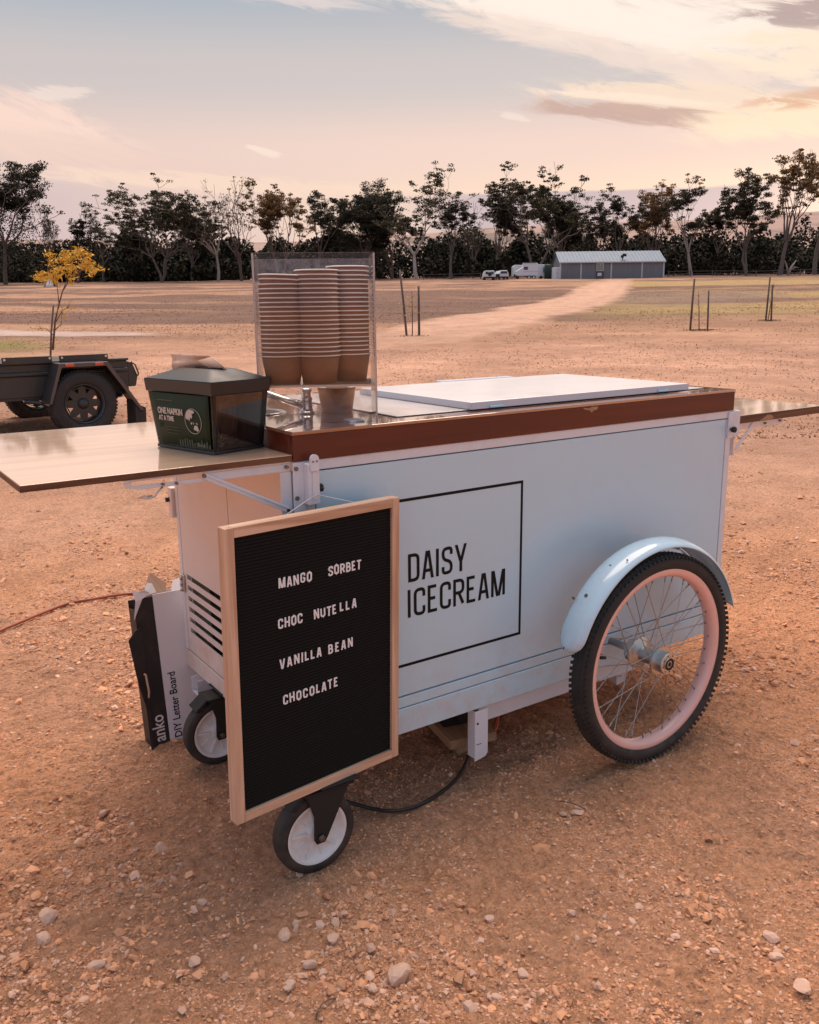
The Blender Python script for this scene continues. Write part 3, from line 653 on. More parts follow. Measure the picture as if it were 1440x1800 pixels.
def glyph(mb, ch, x, z, w, h, th, yf, depth):
    """letter in the x-z plane, front face at y = yf (towards -y)"""
    u, v_ = w-th, h-th
    for i, (kind, pts) in enumerate(GL[ch][1]):
        q = [(x+th/2+p[0]*u, z+th/2+p[1]*v_) for p in pts]
        if kind == 'd':
            (xa, za), (xb, zb_) = q; za -= th/2 if pts[0][1] == 0 else 0; zb_ += th/2; hw = th/2*math.hypot(xb-xa, zb_-za)/abs(zb_-za)
            mb.prism([(xa-hw, za), (xa+hw, za), (xb+hw, zb_), (xb-hw, zb_)], 'y', yf-0.00012*i, yf+depth-0.00005*i); continue
        if kind == 'p':
            (p0, p1) = (q[0], q[-1])
            if len(q) == 2 and abs(p0[0]-p1[0]) < 1e-6: q = [(p0[0], min(p0[1], p1[1])-th/2*(min(pts[0][1], pts[1][1]) == 0)), (p0[0], max(p0[1], p1[1])+th/2*(max(pts[0][1], pts[1][1]) == 1))]
            elif len(q) == 2 and abs(p0[1]-p1[1]) < 1e-6 and ch in 'T': q = [(p0[0]-th/2, p0[1]), (p1[0]+th/2, p1[1])]
        if ch in 'ELFT' and kind == 'p' and len(q) > 2:
            q = [(q[0][0], q[0][1])]+q[1:-1]+[(q[-1][0]+th*.3, q[-1][1])]
        if kind == 'r': q = fillet(q, 0.42*w)
        if kind == 'c': q = fillet(q, 0.46*w, True)
        ribbon(mb, q, th, yf-0.00012*i, yf+depth-0.00005*i, kind == 'c')
_fonts = {}
def font_text(name, body, size, mats, parent, M4, extrude=0.0002, bold=0.0, xs=1.0, cat=None):
    cu = bpy.data.curves.new(name, 'FONT'); cu.body = body; cu.size = size; cu.extrude = extrude; cu.offset = bold; cu.resolution_u = 3
    t = bpy.data.objects.new(name+'_src', cu); COL.objects.link(t)
    dg = bpy.context.evaluated_depsgraph_get(); me = bpy.data.meshes.new_from_object(t.evaluated_get(dg)); bpy.data.objects.remove(t)
    me.materials.clear(); me.materials.append(mats); me.name = name
    me.transform(M4 @ Matrix.Diagonal((xs, 1, 1, 1)))
    o = bpy.data.objects.new(name, me); COL.objects.link(o); o.parent = parent; return o

# ================================================================ far background
def hills():
    xs = [-900, -300, 150, 480, 700, 850, 1000, 1200, 1300, 1440, 1700, 2400]; ys = [420, 426, 426, 430, 426, 416, 408, 408, 402, 396, 392, 396]
    px = np.linspace(-900, 2400, 220); k = 26; v, f = [], []
    for i, p in enumerate(px):
        yt = np.interp(p, xs, ys)+4*(fbm(np.array([p*0.012]), np.array([2.2]), 4, 55)[0]-0.5)
        top = CAM[2]+(541-yt)/F_PX*720
        for j in range(k):
            t = j/(k-1); D = 330+t*700; lat = (p-720)/F_PX*D
            x_ = CAM[0]+FH[0]*D+RH[0]*lat; y_ = CAM[1]+FH[1]*D+RH[1]*lat
            g = float(ground_z(x_, y_, False)); w = math.sin(min(t/0.56, 1)*PI/2)**1.6 if t < 0.56 else math.cos((t-0.56)/0.44*PI/2)**0.7
            z_ = g-2+max(top-g, 5)*w+(fbm(np.array([x_*0.01]), np.array([y_*0.01]), 3, 5)[0]-0.5)*6*w
            v.append((x_, y_, z_))
    for i in range(len(px)-1):
        for j in range(k-1): a = i*k+j; f.append((a, a+k, a+k+1, a+1))
    me = bpy.data.meshes.new('hills'); me.from_pydata(v, [], f); me.update()
    for p in me.polygons: p.use_smooth = True
    m_, N, L, P = new_mat('dry_hill_pasture')
    t = N.new('ShaderNodeTexCoord'); n1 = N.new('ShaderNodeTexNoise'); n1.inputs['Scale'].default_value = 0.016; n1.inputs['Detail'].default_value = 8; n1.inputs['Roughness'].default_value = 0.65
    L.new(t.outputs['Object'], n1.inputs['Vector'])
    r = N.new('ShaderNodeValToRGB'); r.color_ramp.elements[0].position = 0.46; r.color_ramp.elements[0].color = (0.36, 0.24, 0.20, 1)
    r.color_ramp.elements[1].position = 0.60; r.color_ramp.elements[1].color = (0.16, 0.12, 0.10, 1)
    L.new(n1.outputs[0], r.inputs[0]); L.new(r.outputs[0], P.inputs['Base Color']); P.inputs['Roughness'].default_value = 0.95
    me.materials.append(m_); o = bpy.data.objects.new('hills', me); COL.objects.link(o); o['kind'] = 'structure'
hills()

def quads_mesh(name, C_, size, mat_, parent=None, flat=0.0, aspect=1.0, seed=1):
    """many small leaf faces, centres C_ (n,3), size (n,)"""
    r_ = np.random.default_rng(seed); n = len(C_)
    a = r_.normal(size=(n, 3)); a /= np.linalg.norm(a, axis=1)[:, None]
    b = r_.normal(size=(n, 3)); b -= a*(a*b).sum(1)[:, None]; b /= np.linalg.norm(b, axis=1)[:, None]
    s_ = np.asarray(size)[:, None]*0.5; a = a*s_*aspect; b = b*s_/aspect*0.8
    v = np.stack([C_-a, C_-b*0.8, C_+a, C_+b], 1).reshape(-1, 3)
    me = bpy.data.meshes.new(name); me.vertices.add(4*n); me.vertices.foreach_set('co', v.ravel())
    me.loops.add(4*n); me.loops.foreach_set('vertex_index', np.arange(4*n, dtype=np.int32))
    me.polygons.add(n); me.polygons.foreach_set('loop_start', (np.arange(n)*4).astype(np.int32)); me.update(calc_edges=True)
    me.materials.append(mat_); o = bpy.data.objects.new(name, me); COL.objects.link(o)
    if parent is not None: o.parent = parent
    return o
def woodland():
    cs, sz = [], []
    for i in range(260):
        px = rng.uniform(-350, 1800); D = rng.uniform(222, 262); p = on_ground(px, D)
        hgt = rng.uniform(6.5, 11.0)*(1.12 if px > 1150 else 1.0)*(1.25 if rng.uniform() < 0.12 else 1.0); w = rng.uniform(3, 6.5); n = int(620*w/4)
        t = rng.uniform(0, 1, n)**0.8; ang = rng.uniform(0, 2*PI, n); rad = w*np.sqrt(rng.uniform(0.2, 1, n))*np.sqrt(np.clip(1-(t*1.05-0.35)**2*1.6, 0.08, 1))
        lump = 1+0.25*np.sin(ang*3+i)+0.2*np.sin(t*9+i*2)
        cs.append(np.stack([p[0]+rad*lump*np.cos(ang), p[1]+rad*lump*np.sin(ang), p[2]+t*hgt*(0.9+0.15*np.sin(ang*2+i))], -1)); sz.append(rng.uniform(0.55, 1.15, n))
    o = quads_mesh('woodland', np.vstack(cs), np.concatenate(sz), M['scrub'], seed=5); o['kind'] = 'stuff'; o['label'] = 'dark scrub and low woodland massed behind the gum trees'
    # rounded orchard-like bushes in front
    cs, sz = [], []
    for i, px in enumerate(np.concatenate([np.arange(-60, 620, 27), np.arange(770, 900, 30), np.arange(1170, 1500, 34)])):
        px = px+rng.uniform(-8, 8); D = rng.uniform(200, 212); p = on_ground(px, D); hgt = rng.uniform(3.4, 5.2); w = rng.uniform(1.8, 2.4); n = 330
        th = rng.uniform(0, 2*PI, n); ph = np.arccos(rng.uniform(-1, 1, n)); r = rng.uniform(0.55, 1, n)**0.4*(1+0.12*np.sin(3*th+i))
        cs.append(np.stack([p[0]+w*r*np.sin(ph)*np.cos(th), p[1]+w*r*np.sin(ph)*np.sin(th), p[2]+hgt*0.55+hgt*0.45*r*np.cos(ph)], -1)); sz.append(rng.uniform(0.4, 0.9, n))
    o = quads_mesh('orchard_bushes', np.vstack(cs), np.concatenate(sz), M['scrub'], seed=6); o['kind'] = 'stuff'; o['label'] = 'row of rounded dark bushes running together along the far edge of the paddock'
woodland()

def gum_tree(px, ytop, width_px, D, style, label, seed, bark='bark', leaf='leaf', lean=0.0, trunks=1):
    R_ = random.Random(seed); base = on_ground(px, D); mpp = D/F_PX
    ybase = 541-F_PX*(base[2]-CAM[2])/D+(px-720)*0.0115; H = (ybase-ytop)*mpp; Wd = width_px*mpp
    t = thing('gum_tree', label, 'tree', tuple(base), R_.uniform(0, 6.28), 'gum trees along the far side of the paddock')
    segs, tips = [], []
    spread = {'dense': 0.70, 'fan': 0.55, 'bare': 0.55, 'twisted': 0.72, 'tall': 0.45, 'umbrella': 0.72}[style]
    depth = {'dense': 5, 'fan': 5, 'bare': 5, 'twisted': 5, 'tall': 5, 'umbrella': 5}[style]
    def grow(p, d, L, r, lv):
        pts = [p]; q = p.copy(); dd = d.copy(); k = 3
        for i in range(k):
            dd = (dd+Vector((R_.gauss(0, 1), R_.gauss(0, 1), R_.gauss(0, .6)))*(0.15 if style != 'twisted' else 0.30)+Vector((0, 0, 0.10))).normalized()
            q = q+dd*L/k; pts.append(q.copy())
        r2 = r*0.66; segs.append((pts, [r+(r2-r)*i/k for i in range(k+1)]))
        if lv >= 2: tips.append((pts[2].copy(), lv))
        if lv >= depth or (lv >= 3 and R_.random() < 0.22): tips.append((q, 6)); return
        nb = R_.choice([2, 3]) if lv > 0 else R_.choice([3, 4])
        a0 = R_.uniform(0, 6.28)
        if lv == 0 and style in ('umbrella', 'fan', 'dense', 'twisted'): nb = R_.choice([4, 5])
        for b in range(nb):
            a = a0+b*2*PI/nb+R_.uniform(-.5, .5); sp = spread*R_.uniform(0.6, 1.3)
            u = dd.orthogonal().normalized(); w = dd.cross(u); nd = (dd*math.cos(sp)+(u*math.cos(a)+w*math.sin(a))*math.sin(sp)).normalized()
            if nd.z < -0.1: nd.z *= -0.3
            grow(q, nd, L*R_.uniform(0.52, 0.98), r2*R_.uniform(0.65, 0.85), lv+1)
    for k_ in range(trunks):
        d0 = Vector((R_.gauss(0, 0.12+0.22*(trunks > 1))+lean, R_.gauss(0, 0.12+0.22*(trunks > 1)), 1)).normalized()
        L0 = {'tall': 0.30, 'umbrella': 0.18, 'dense': 0.16, 'fan': 0.17, 'bare': 0.2, 'twisted': 0.18}[style]
        grow(Vector((0, 0, 0)), d0, L0, 0.024 if trunks == 1 else 0.018, 0)
    P_ = np.array([tuple(p) for s_ in segs for p in s_[0]]); zmax = np.percentile(P_[:, 2], 99.7); wx = np.percentile(np.hypot(P_[:, 0]-0, P_[:, 1]), 97)
    sz_, sx = (H*0.965)/zmax, (Wd/2)/wx*1.08
    mb = MB()
    for pts, rs in segs:
        if rs[0] < 0.0018: n_ = 3
        else: n_ = 4 if rs[0] < 0.008 else 7
        mb.tube([(p.x*sx, p.y*sx, p.z*sz_) for p in pts], [max(r*H*0.85, 0.035) for r in rs], n=n_, cap=False)
    mb.build('trunk', M[bark], t)
    dens = {'dense': 100, 'fan': 46, 'bare': 12, 'twisted': 42, 'tall': 56, 'umbrella': 56}[style]
    prob = {'dense': 1.0, 'fan': 0.75, 'bare': 0.22, 'twisted': 0.55, 'tall': 0.85, 'umbrella': 0.85}[style]
    r_ = np.random.default_rng(seed); cs = []
    for p, lv in tips:
        if R_.random() > prob*(0.45 if lv <= 2 and style != 'dense' else 0.6 if lv <= 3 else 1.0): continue
        n = int(dens*R_.uniform(0.5, 1.4)); s_ = (0.50 if style != 'dense' else 0.85)*R_.uniform(0.6, 1.3)*max(H/24, 0.7)
        c = np.array([p.x*sx, p.y*sx, p.z*sz_]); q = r_.normal(size=(n, 3)); q = q/np.linalg.norm(q, axis=1)[:, None]*r_.uniform(0, 1, (n, 1))**0.45*np.array([s_*1.9, s_*1.9, s_*0.75])
        cs.append(c+q+[0, 0, 0.1])
    if style == 'dense':    # lower hanging mass
        for k_ in range(110):
            a = R_.uniform(0, 6.28); rr = R_.uniform(0.2, 0.8)*Wd/2; c = np.array([rr*math.cos(a), rr*math.sin(a), H*R_.uniform(0.12, 0.68)]); cs.append(c+r_.normal(size=(60, 3))*[1.1, 1.1, 0.8])
    C_ = np.vstack(cs); quads_mesh('crown', C_, r_.uniform(0.16, 0.42, len(C_))*max(H/22, 0.75), M[leaf], t, seed=seed)
TREES = [
 (10, 293, 200, 178, 'dense', 'massive dark gum filling the left edge of the frame', 'bark', 'leaf_dark', 1),
 (88, 352, 75, 196, 'bare', 'thin half-bare gum just right of the massive dark gum at the left edge', 'bark', 'leaf', 2),
 (137, 357, 78, 198, 'twisted', 'ragged gum with bare top twigs standing behind the yellow-leaved sapling', 'bark', 'leaf_dark', 1),
 (183, 384, 48, 206, 'twisted', 'smallest gum of the left group, with a tuft of leaves on a short crown', 'bark', 'leaf_dark', 1),
 (285, 332, 170, 190, 'umbrella', 'umbrella-shaped gum forking low, alone right of the left group', 'bark', 'leaf', 3),
 (384, 350, 110, 190, 'twisted', 'gum with a thick pale twisted trunk, left of the cup dispenser', 'pale_bark', 'leaf_dark', 1),
 (425, 322, 110, 200, 'bare', 'mostly leafless gum with upright branches behind the twisted one', 'bark', 'leaf', 2),
 (492, 332, 120, 200, 'fan', 'open gum with arching limbs above the left half of the cup dispenser', 'bark', 'leaf_warm', 2),
 (560, 348, 110, 205, 'fan', 'loose low gum above the middle of the cup dispenser', 'bark', 'leaf_dark', 1),
 (640, 332, 120, 200, 'dense', 'compact dark gum above the right edge of the cup dispenser', 'bark', 'leaf_dark', 1),
 (733, 304, 175, 186, 'fan', 'tallest fan-shaped gum with a pale trunk, behind the pair of leaning stakes', 'pale_bark', 'leaf', 1),
 (792, 352, 80, 202, 'fan', 'small dark gum tucked at the right side of the tall fan-shaped gum', 'bark', 'leaf_dark', 1),
 (872, 342, 100, 204, 'umbrella', 'spreading gum above the two parked white cars', 'bark', 'leaf_dark', 2),
 (938, 316, 190, 196, 'umbrella', 'wide domed gum behind the white caravan', 'bark', 'leaf', 2),
 (1010, 372, 90, 212, 'dense', 'low dark gum behind the left end of the shed', 'bark', 'leaf_dark', 1),
 (1088, 352, 100, 206, 'umbrella', 'round-headed gum above the middle of the shed', 'bark', 'leaf_dark', 1),
 (1152, 350, 100, 208, 'fan', 'gum with a sunlit bronze top above the right end of the shed', 'bark', 'leaf_warm', 2),
 (1215, 337, 90, 196, 'tall', 'slender tall gum just right of the shed', 'pale_bark', 'leaf', 1),
 (1258, 370, 80, 206, 'fan', 'low gum between the slender tall gum and the big one with hanging dead limbs', 'bark', 'leaf_dark', 1),
 (1312, 328, 125, 198, 'umbrella', 'gum with hanging dead limbs and a flat crown right of the shed', 'bark', 'leaf', 2),
 (1372, 303, 150, 190, 'fan', 'lacy gum with a thin crown glowing bronze near the right edge', 'bark', 'leaf_warm', 1),
 (232, 392, 60, 212, 'fan', 'small open gum between the ragged left group and the umbrella-shaped gum', 'bark', 'leaf_dark', 2),
 (338, 372, 70, 214, 'fan', 'low gum filling the gap right of the umbrella-shaped gum', 'bark', 'leaf_dark', 2),
 (600, 360, 80, 210, 'umbrella', 'low spreading gum above the tallest cup stack', 'bark', 'leaf_dark', 2),
 (690, 350, 90, 208, 'umbrella', 'dark gum just left of the tallest fan-shaped gum', 'bark', 'leaf_dark', 2),
 (832, 372, 70, 214, 'bare', 'thin twiggy gum in the gap left of the parked white cars', 'bark', 'leaf', 2),
 (985, 350, 90, 206, 'fan', 'ragged gum at the right shoulder of the wide domed gum', 'bark', 'leaf_dark', 2),
 (1050, 385, 60, 214, 'umbrella', 'short round gum in the gap above the left half of the shed roof', 'bark', 'leaf_dark', 1),
 (1432, 304, 120, 194, 'fan', 'bronze-topped gum cut by the right edge of the frame', 'bark', 'leaf_warm', 1),
]
for i, (px, yt, w, D, st, lab, bk, lf, nt) in enumerate(TREES):
    gum_tree(px, yt, w, D, st, lab, 100+i, bk, lf, trunks=nt)
# fallen pale limb right of the shed
b0 = on_ground(1385, 184); mb = MB()
for dx, dz, dx2, dz2, r in ((0, 0, 2.6, 3.0, .28), (0.3, 0.2, -1.2, 2.8, .22), (1.2, 1.2, 3.6, 1.6, .16), (0.2, 0, -0.4, 1.4, .2)):
    mb.tube([(dx, 0, dz), ((dx+dx2)/2+.1, .2, (dz+dz2)/2+.25), (dx2, .1, dz2)], [r, r*.8, r*.35], n=7)
tag(mb.build('broken_stump', M['pale_bark']), 'pale broken stump and limbs below the lacy gum at right', 'stump').location = tuple(b0)

# ---------------------------------------------------------------- shed and vehicles
def tube_frame(D, px): return on_ground(px, D)
D_S = 170.0; S0 = on_ground(985, D_S); S1 = on_ground(1166, D_S); LEN = float(np.linalg.norm((S1-S0)[:2])); WH = 3.0
shed = thing('farm_shed', 'long grey steel shed with a pale blue-grey gable roof at the end of the track', 'shed', tuple(S0), -YAW)
zb = min(S0[2], S1[2])-S0[2]-0.3
posts = [0.0, (1021-985)/181*LEN, (1074-985)/181*LEN, (1128-985)/181*LEN, LEN]
for a, b in zip(posts[:-1], posts[1:]):
    mb = MB(); n = int((b-a)/0.28)
    poly = []
    for i in range(n):
        x0 = a+0.14+(b-a-0.28)*i/n; w = (b-a-0.28)/n
        poly += [(x0, 0.06), (x0+w*0.35, 0.06), (x0+w*0.5, 0.0), (x0+w*0.85, 0.0)]
    poly += [(b-0.14, 0.06), (b-0.14, 0.2), (a+0.14, 0.2)]
    mb.prism(poly, 'z', zb, WH); mb.build('wall_panel', M['shed_wall'], shed)
for x_ in posts: MB().box(x_-0.13, x_+0.13, -0.06, 0.25, zb, WH).build('post', M['shed_post'], shed)
RH_ = 2.15; DP = 9.0
mb = MB(); mb.prism([(0.2, zb), (DP, zb), (DP, WH), (DP/2, WH+RH_*0.96), (0.2, WH)], 'x', -0.02, 0.10); mb.build('gable_wall', M['shed_wall'], shed); mb = MB(); mb.prism([(0.2, zb), (DP, zb), (DP, WH), (DP/2, WH+RH_*0.96), (0.2, WH)], 'x', LEN-0.10, LEN+0.02); mb.build('gable_wall', M['shed_wall'], shed)
MB().box(0, LEN, DP-0.1, DP, zb, WH).build('back_wall', M['shed_wall'], shed)
mb = MB(); n = 60
for i in range(n):
    x0 = -0.3+(LEN+0.6)*i/n; x1 = -0.3+(LEN+0.6)*(i+1)/n; e = 0.05 if i % 2 else 0.0
    for sgn in (0, 1):
        y0, y1, z0, z1 = (-0.3, DP/2, WH-0.05, WH+RH_) if sgn == 0 else (DP+0.3, DP/2, WH-0.05, WH+RH_)
        mb.add([(x0, y0, z0+e), (x1, y0, z0+e), (x1, y1, z1+e), (x0, y1, z1+e), (x0, y0, z0-0.06), (x1, y0, z0-0.06), (x1, y1, z1-0.06), (x0, y1, z1-0.06)],
               [(0, 1, 2, 3), (4, 7, 6, 5), (0, 4, 5, 1), (1, 5, 6, 2), (2, 6, 7, 3), (3, 7, 4, 0)])
mb.build('roof', M['shed_roof'], shed)
MB().box(-0.3, LEN+0.3, -0.42, -0.31, WH-0.18, WH+0.02).build('gutter', M['shed_post'], shed)
wx = (1048-985)/181*LEN
f_ = MB().box(wx-0.05, wx+1.35, -0.16, -0.07, 1.35, 2.75).build('window', M['shed_post'], shed)
MB().box(wx+0.06, wx+0.62, -0.20, -0.165, 1.5, 2.62).build('pane', M['window'], f_); MB().box(wx+0.70, wx+1.22, -0.20, -0.165, 1.5, 2.62).build('pane', M['window'], f_)
d_ = MB().box(wx-0.1, wx+1.35, -0.16, -0.07, zb, 1.2).build('door', M['glass_dark'], shed); MB().box(wx+0.2, wx+0.95, -0.22, -0.165, 0.45, 1.0).build('notice', M['white'], d_)
vx = (1094-985)/181*LEN; mb = MB(); mb.tube([(vx, 0.5, WH), (vx, 0.5, WH+0.75)], 0.09); mb.cbox((vx-0.05, 0.5, WH+0.95), (0.5, .3, .45)); mb.cbox((vx+0.35, 0.5, WH+1.2), (0.7, .3, .5)); mb.tube([(vx+0.1, .5, WH+1.1), (vx+0.7, .4, WH+1.3)], 0.2)
mb.build('roof_ventilator', M['black'], shed)
def rig(px, D): p = on_ground(px, D); return tuple(p)
# white four-wheel drive seen from behind
v_ = thing('four_wheel_drive', 'boxy white four-wheel drive with a spare wheel on its back door, leftmost vehicle', 'car', rig(861, 166), -YAW)
mb = MB(); mb.prism([(-1.15, .45), (1.05, .45), (1.08, 1.0), (.78, 1.72), (-.86, 1.72), (-1.12, 1.0)], 'y', 0, 3.6); mb.build('body', M['white'], v_, bevel=0.06)
MB().box(-.78, -.30, -.02, .02, 1.08, 1.55).build('window', M['glass_dark'], v_); MB().box(.30, .70, -.02, .02, 1.08, 1.55).build('window', M['glass_dark'], v_)
MB().lathe([(0.02, 0), (.33, 0), (.36, .06), (.36, .2), (.02, .2)], 20, (0, -.22, 1.12), 'y').build('spare_wheel', M['rubber'], v_)
MB().box(-1.15, 1.08, -.12, -.01, .42, .62).build('bumper', M['black'], v_)
for sx in (-.85, .8):
    for y_ in (.35, 3.0): MB().lathe([(0.02, -.12), (.34, -.12), (.37, -.05), (.37, .05), (.34, .12), (.02, .12)], 20, (sx, y_, .36), 'x').build('wheel', M['rubber'], v_)
MB().box(1.2, 1.9, .8, 1.1, .5, 1.15).build('side_rack', M['black'], v_)
# rounded white wagon
v_ = thing('parked_wagon', 'rounded white wagon parked right of the boxy four-wheel drive', 'car', rig(886, 168), -YAW+0.12)
mb = MB(); mb.prism([(-1.0, .4), (.98, .4), (1.0, .95), (.78, 1.35), (.60, 1.70), (-.62, 1.70), (-.82, 1.35), (-1.02, .95)], 'y', 0, 4.2); mb.build('body', M['white'], v_, bevel=0.09)
MB().prism([(-.70, 1.12), (.66, 1.12), (.54, 1.55), (-.56, 1.55)], 'y', -.03, .02).build('rear_window', M['glass_dark'], v_)
MB().box(-.9, .88, -.09, -.01, .40, .60).build('bumper', M['black'], v_)
for sx in (-.95, .82): MB().box(sx, sx+.12, -.04, 0, .8, 1.1).build('tail_light', M['reflector'], v_)
for sx in (-.78, .76):
    for y_ in (.6, 3.3): MB().lathe([(0.02, -.11), (.32, -.11), (.35, 0), (.32, .11), (.02, .11)], 20, (sx, y_, .34), 'x').build('wheel', M['rubber'], v_)
# caravan / horse float
v_ = thing('horse_float', 'tall white horse float with twin wheels and a dark side window', 'trailer', rig(911, 166), -YAW)
mb = MB(); mb.prism([(-.1, .7), (3.6, .7), (3.62, 2.75), (3.5, 2.95), (.95, 2.95), (.9, 2.3), (-.35, 1.5), (-.4, .9)][::-1], 'y', 0, 2.0); mb.build('body', M['white'], v_, bevel=0.05)
MB().box(1.0, 1.75, -.03, .02, 1.75, 2.3).build('window', M['glass_dark'], v_)
MB().box(.9, 3.64, -.05, .02, 1.40, 1.50).build('side_rail', M['shed_post'], v_); MB().box(.9, 3.3, -.12, 2.1, 2.96, 3.03).build('roof', M['shed_roof'], v_)
for x_ in (2.0, 2.85):
    w_ = MB().lathe([(.20, -.1), (.33, -.1), (.36, 0), (.33, .1), (.20, .1)], 20, (x_, -.02, .37), 'y', closed_prof=True).build('wheel', M['rubber'], v_)
    MB().lathe([(.02, -.11), (.2, -.11), (.21, 0), (.02, 0)], 16, (x_, -.02, .37), 'y').build('hubcap', M['white'], w_)
MB().box(-1.3, 0, .9, 1.1, .45, .6).build('drawbar', M['black'], v_)
v_ = thing('site_trailer', 'pale grey box trailer half hidden behind the horse float, on its left', 'trailer', rig(904, 171), -YAW)
MB().prism([(-.2, .5), (2.0, .5), (2.0, 2.55), (.1, 2.6), (-.2, 2.3)][::-1], 'y', 0, 3).build('body', M['white'], v_, bevel=.05); MB().box(-.1, .9, -.05, -.01, .5, .9).build('mudguard', M['black'], v_)
MB().lathe([(.02, -.1), (.33, -.1), (.33, .1), (.02, .1)], 16, (.6, -.1, .34), 'y').build('wheel', M['rubber'], v_)
v_ = thing('water_tank_trailer', 'pale blue-grey box trailer between the horse float and the green tank', 'trailer', rig(946, 171), -YAW)
MB().prism([(-.1, .3), (1.7, .3), (1.7, 2.6), (-.1, 2.7)][::-1], 'y', 0, 2.4).build('body', M['white'], v_, bevel=.04); MB().box(.9, 1.5, -.04, -.01, 1.2, 2.1).build('hatch', M['shed_wall'], v_)
MB().lathe([(.02, -.1), (.3, -.1), (.3, .1), (.02, .1)], 16, (.5, -.12, .3), 'y').build('wheel', M['rubber'], v_)
v_ = thing('green_tank', 'dark green upright tank between two pale boxes beside the shed', 'tank', rig(963.5, 170), 0)
MB().lathe([(0, 0), (.72, 0), (.72, 2.4), (.68, 2.55), (0, 2.7)], 24).build('shell', M['green_tank'], v_); mb = MB()
for z_ in (.4, .9, 1.4, 1.9): mb.lathe([(.72, z_), (.745, z_+.03), (.745, z_+.07), (.72, z_+.1)], 24)
mb.build('ribs', M['green_tank'], v_)
v_ = thing('white_cabinet', 'white storage cabinet standing against the left end of the shed', 'cabinet', rig(971, 168), -YAW)
MB().box(0, 1.45, 0, .9, 0, 2.1).build('body', M['white'], v_, bevel=.03); MB().box(.75, 1.40, -.03, -.005, .1, 2.0).build('door', M['shed_post'], v_)
MB().box(.8, .86, -.06, -.031, .9, 1.2).build('handle', M['black'], v_)

def rail_fence(px0, px1, D, label):
    A, B = on_ground(px0, D), on_ground(px1, D); n = max(int(np.linalg.norm((B-A)[:2])/4.0), 2)
    t = thing('rail_fence', label, 'fence', tuple(A)); tops = []; first = None
    for i in range(n+1):
        P = A+(B-A)*i/n; P[2] = float(ground_z(P[0], P[1])); q = P-A
        if first is None: first = MB().box(-.07, .07, -.07, .07, -.3, 1.25).build('post', M['grey_timber'], t); first.location = tuple(q)
        else: share(first, 'post', t, tuple(q))
        tops.append(q)
    for h in (.55, 1.08):
        mb = MB()
        for a_, b_ in zip(tops[:-1], tops[1:]): mb.bar(tuple(a_+[0, 0, h]), tuple(b_+[0, 0, h]), .10, .05)
        mb.build('rail', M['grey_timber'], t)
rail_fence(1175, 1560, 181, 'low pale rail fence at the foot of the gums right of the shed')
rail_fence(745, 845, 186, 'short stretch of rail fence left of the parked white cars')
# ---------------------------------------------------------------- stakes, saplings, yellow tree
def stake(px, D, ytop, pxtop, label, r=0.028):
    b = on_ground(px, D); T = at(pxtop, ytop, D); T = T-b
    mb = MB(); mb.tube([(0, 0, -.15), tuple(T*0.5), tuple(T)], [r, r*.95, r*.85], n=6)
    tag(mb.build('wooden_stake', M['grey_timber']), label, 'stake', 'wooden stakes round the saplings').location = tuple(b)
def sapling(px, D, ytop, pxtop, label, leaves=0, seed=0, lpx=None):
    b = on_ground(px, D); T = at(pxtop, ytop, D)-b; L_ = T[2]; R_ = random.Random(seed)
    t = thing('sapling', label, 'sapling', tuple(b), 0, 'staked saplings in the paddock')
    mb = MB(); mid = T*0.5+np.array([0.02, 0.01, 0]); mb.tube([(0, 0, 0), tuple(mid), tuple(T)], [.014, .011, .006], n=5)
    tips = []
    for i in range(5):
        f = 0.45+0.1*i; s_ = np.array([T[0]*f, T[1]*f, T[2]*f]); e = s_+np.array([R_.uniform(-.2, .2), R_.uniform(-.2, .2), R_.uniform(.08, .25)])*L_*0.5
        mb.tube([tuple(s_), tuple(e)], [.006, .003], n=4); tips.append(e)
    mb.build('trunk', M['twig'], t)
    if leaves:
        r_ = np.random.default_rng(seed); cs = np.vstack([c+r_.normal(size=(leaves, 3))*[.07, .07, .05] for c in tips])
        quads_mesh('leaves', cs, r_.uniform(.03, .06, len(cs)), M['yellow_leaf'], t, aspect=1.5, seed=seed)
    r_ = np.random.default_rng(seed+9); n = 260; cs = np.stack([r_.normal(0, .20, n), r_.normal(0, .16, n), r_.uniform(0, .03, n)], -1)
    o = quads_mesh('grass_tuft', cs+np.array(b), r_.uniform(.02, .05, n), M['tuft'], seed=seed); o['kind'] = 'stuff'
stake(716, 21.5, 474, 703, 'weathered stake leaning left beside the sapling right of the cup dispenser')
stake(737, 21.5, 503, 736, 'upright weathered stake right of the sapling near the cup dispenser', .03)
sapling(725, 21.5, 512, 724, 'thin sapling with a few yellow leaves between the leaning and the upright stake', 7, 3)
stake(1213, 22.5, 490, 1221, 'tall leaning stake left of the bare sapling below the shed end')
stake(1244, 22.5, 511, 1246, 'dark short stake right of the bare sapling below the shed end', .024)
sapling(1229, 22.5, 513, 1228, 'bare thin sapling between the tall leaning stake and the dark short stake', 1, 4)
stake(1346, 26, 487, 1354, 'leftmost stake of the close pair near the right edge')
stake(1356, 26, 500, 1358, 'right-hand stake of the close pair near the right edge')
sapling(1350, 26, 496, 1361, 'spindly sapling crowded by two stakes near the right edge', 2, 5)
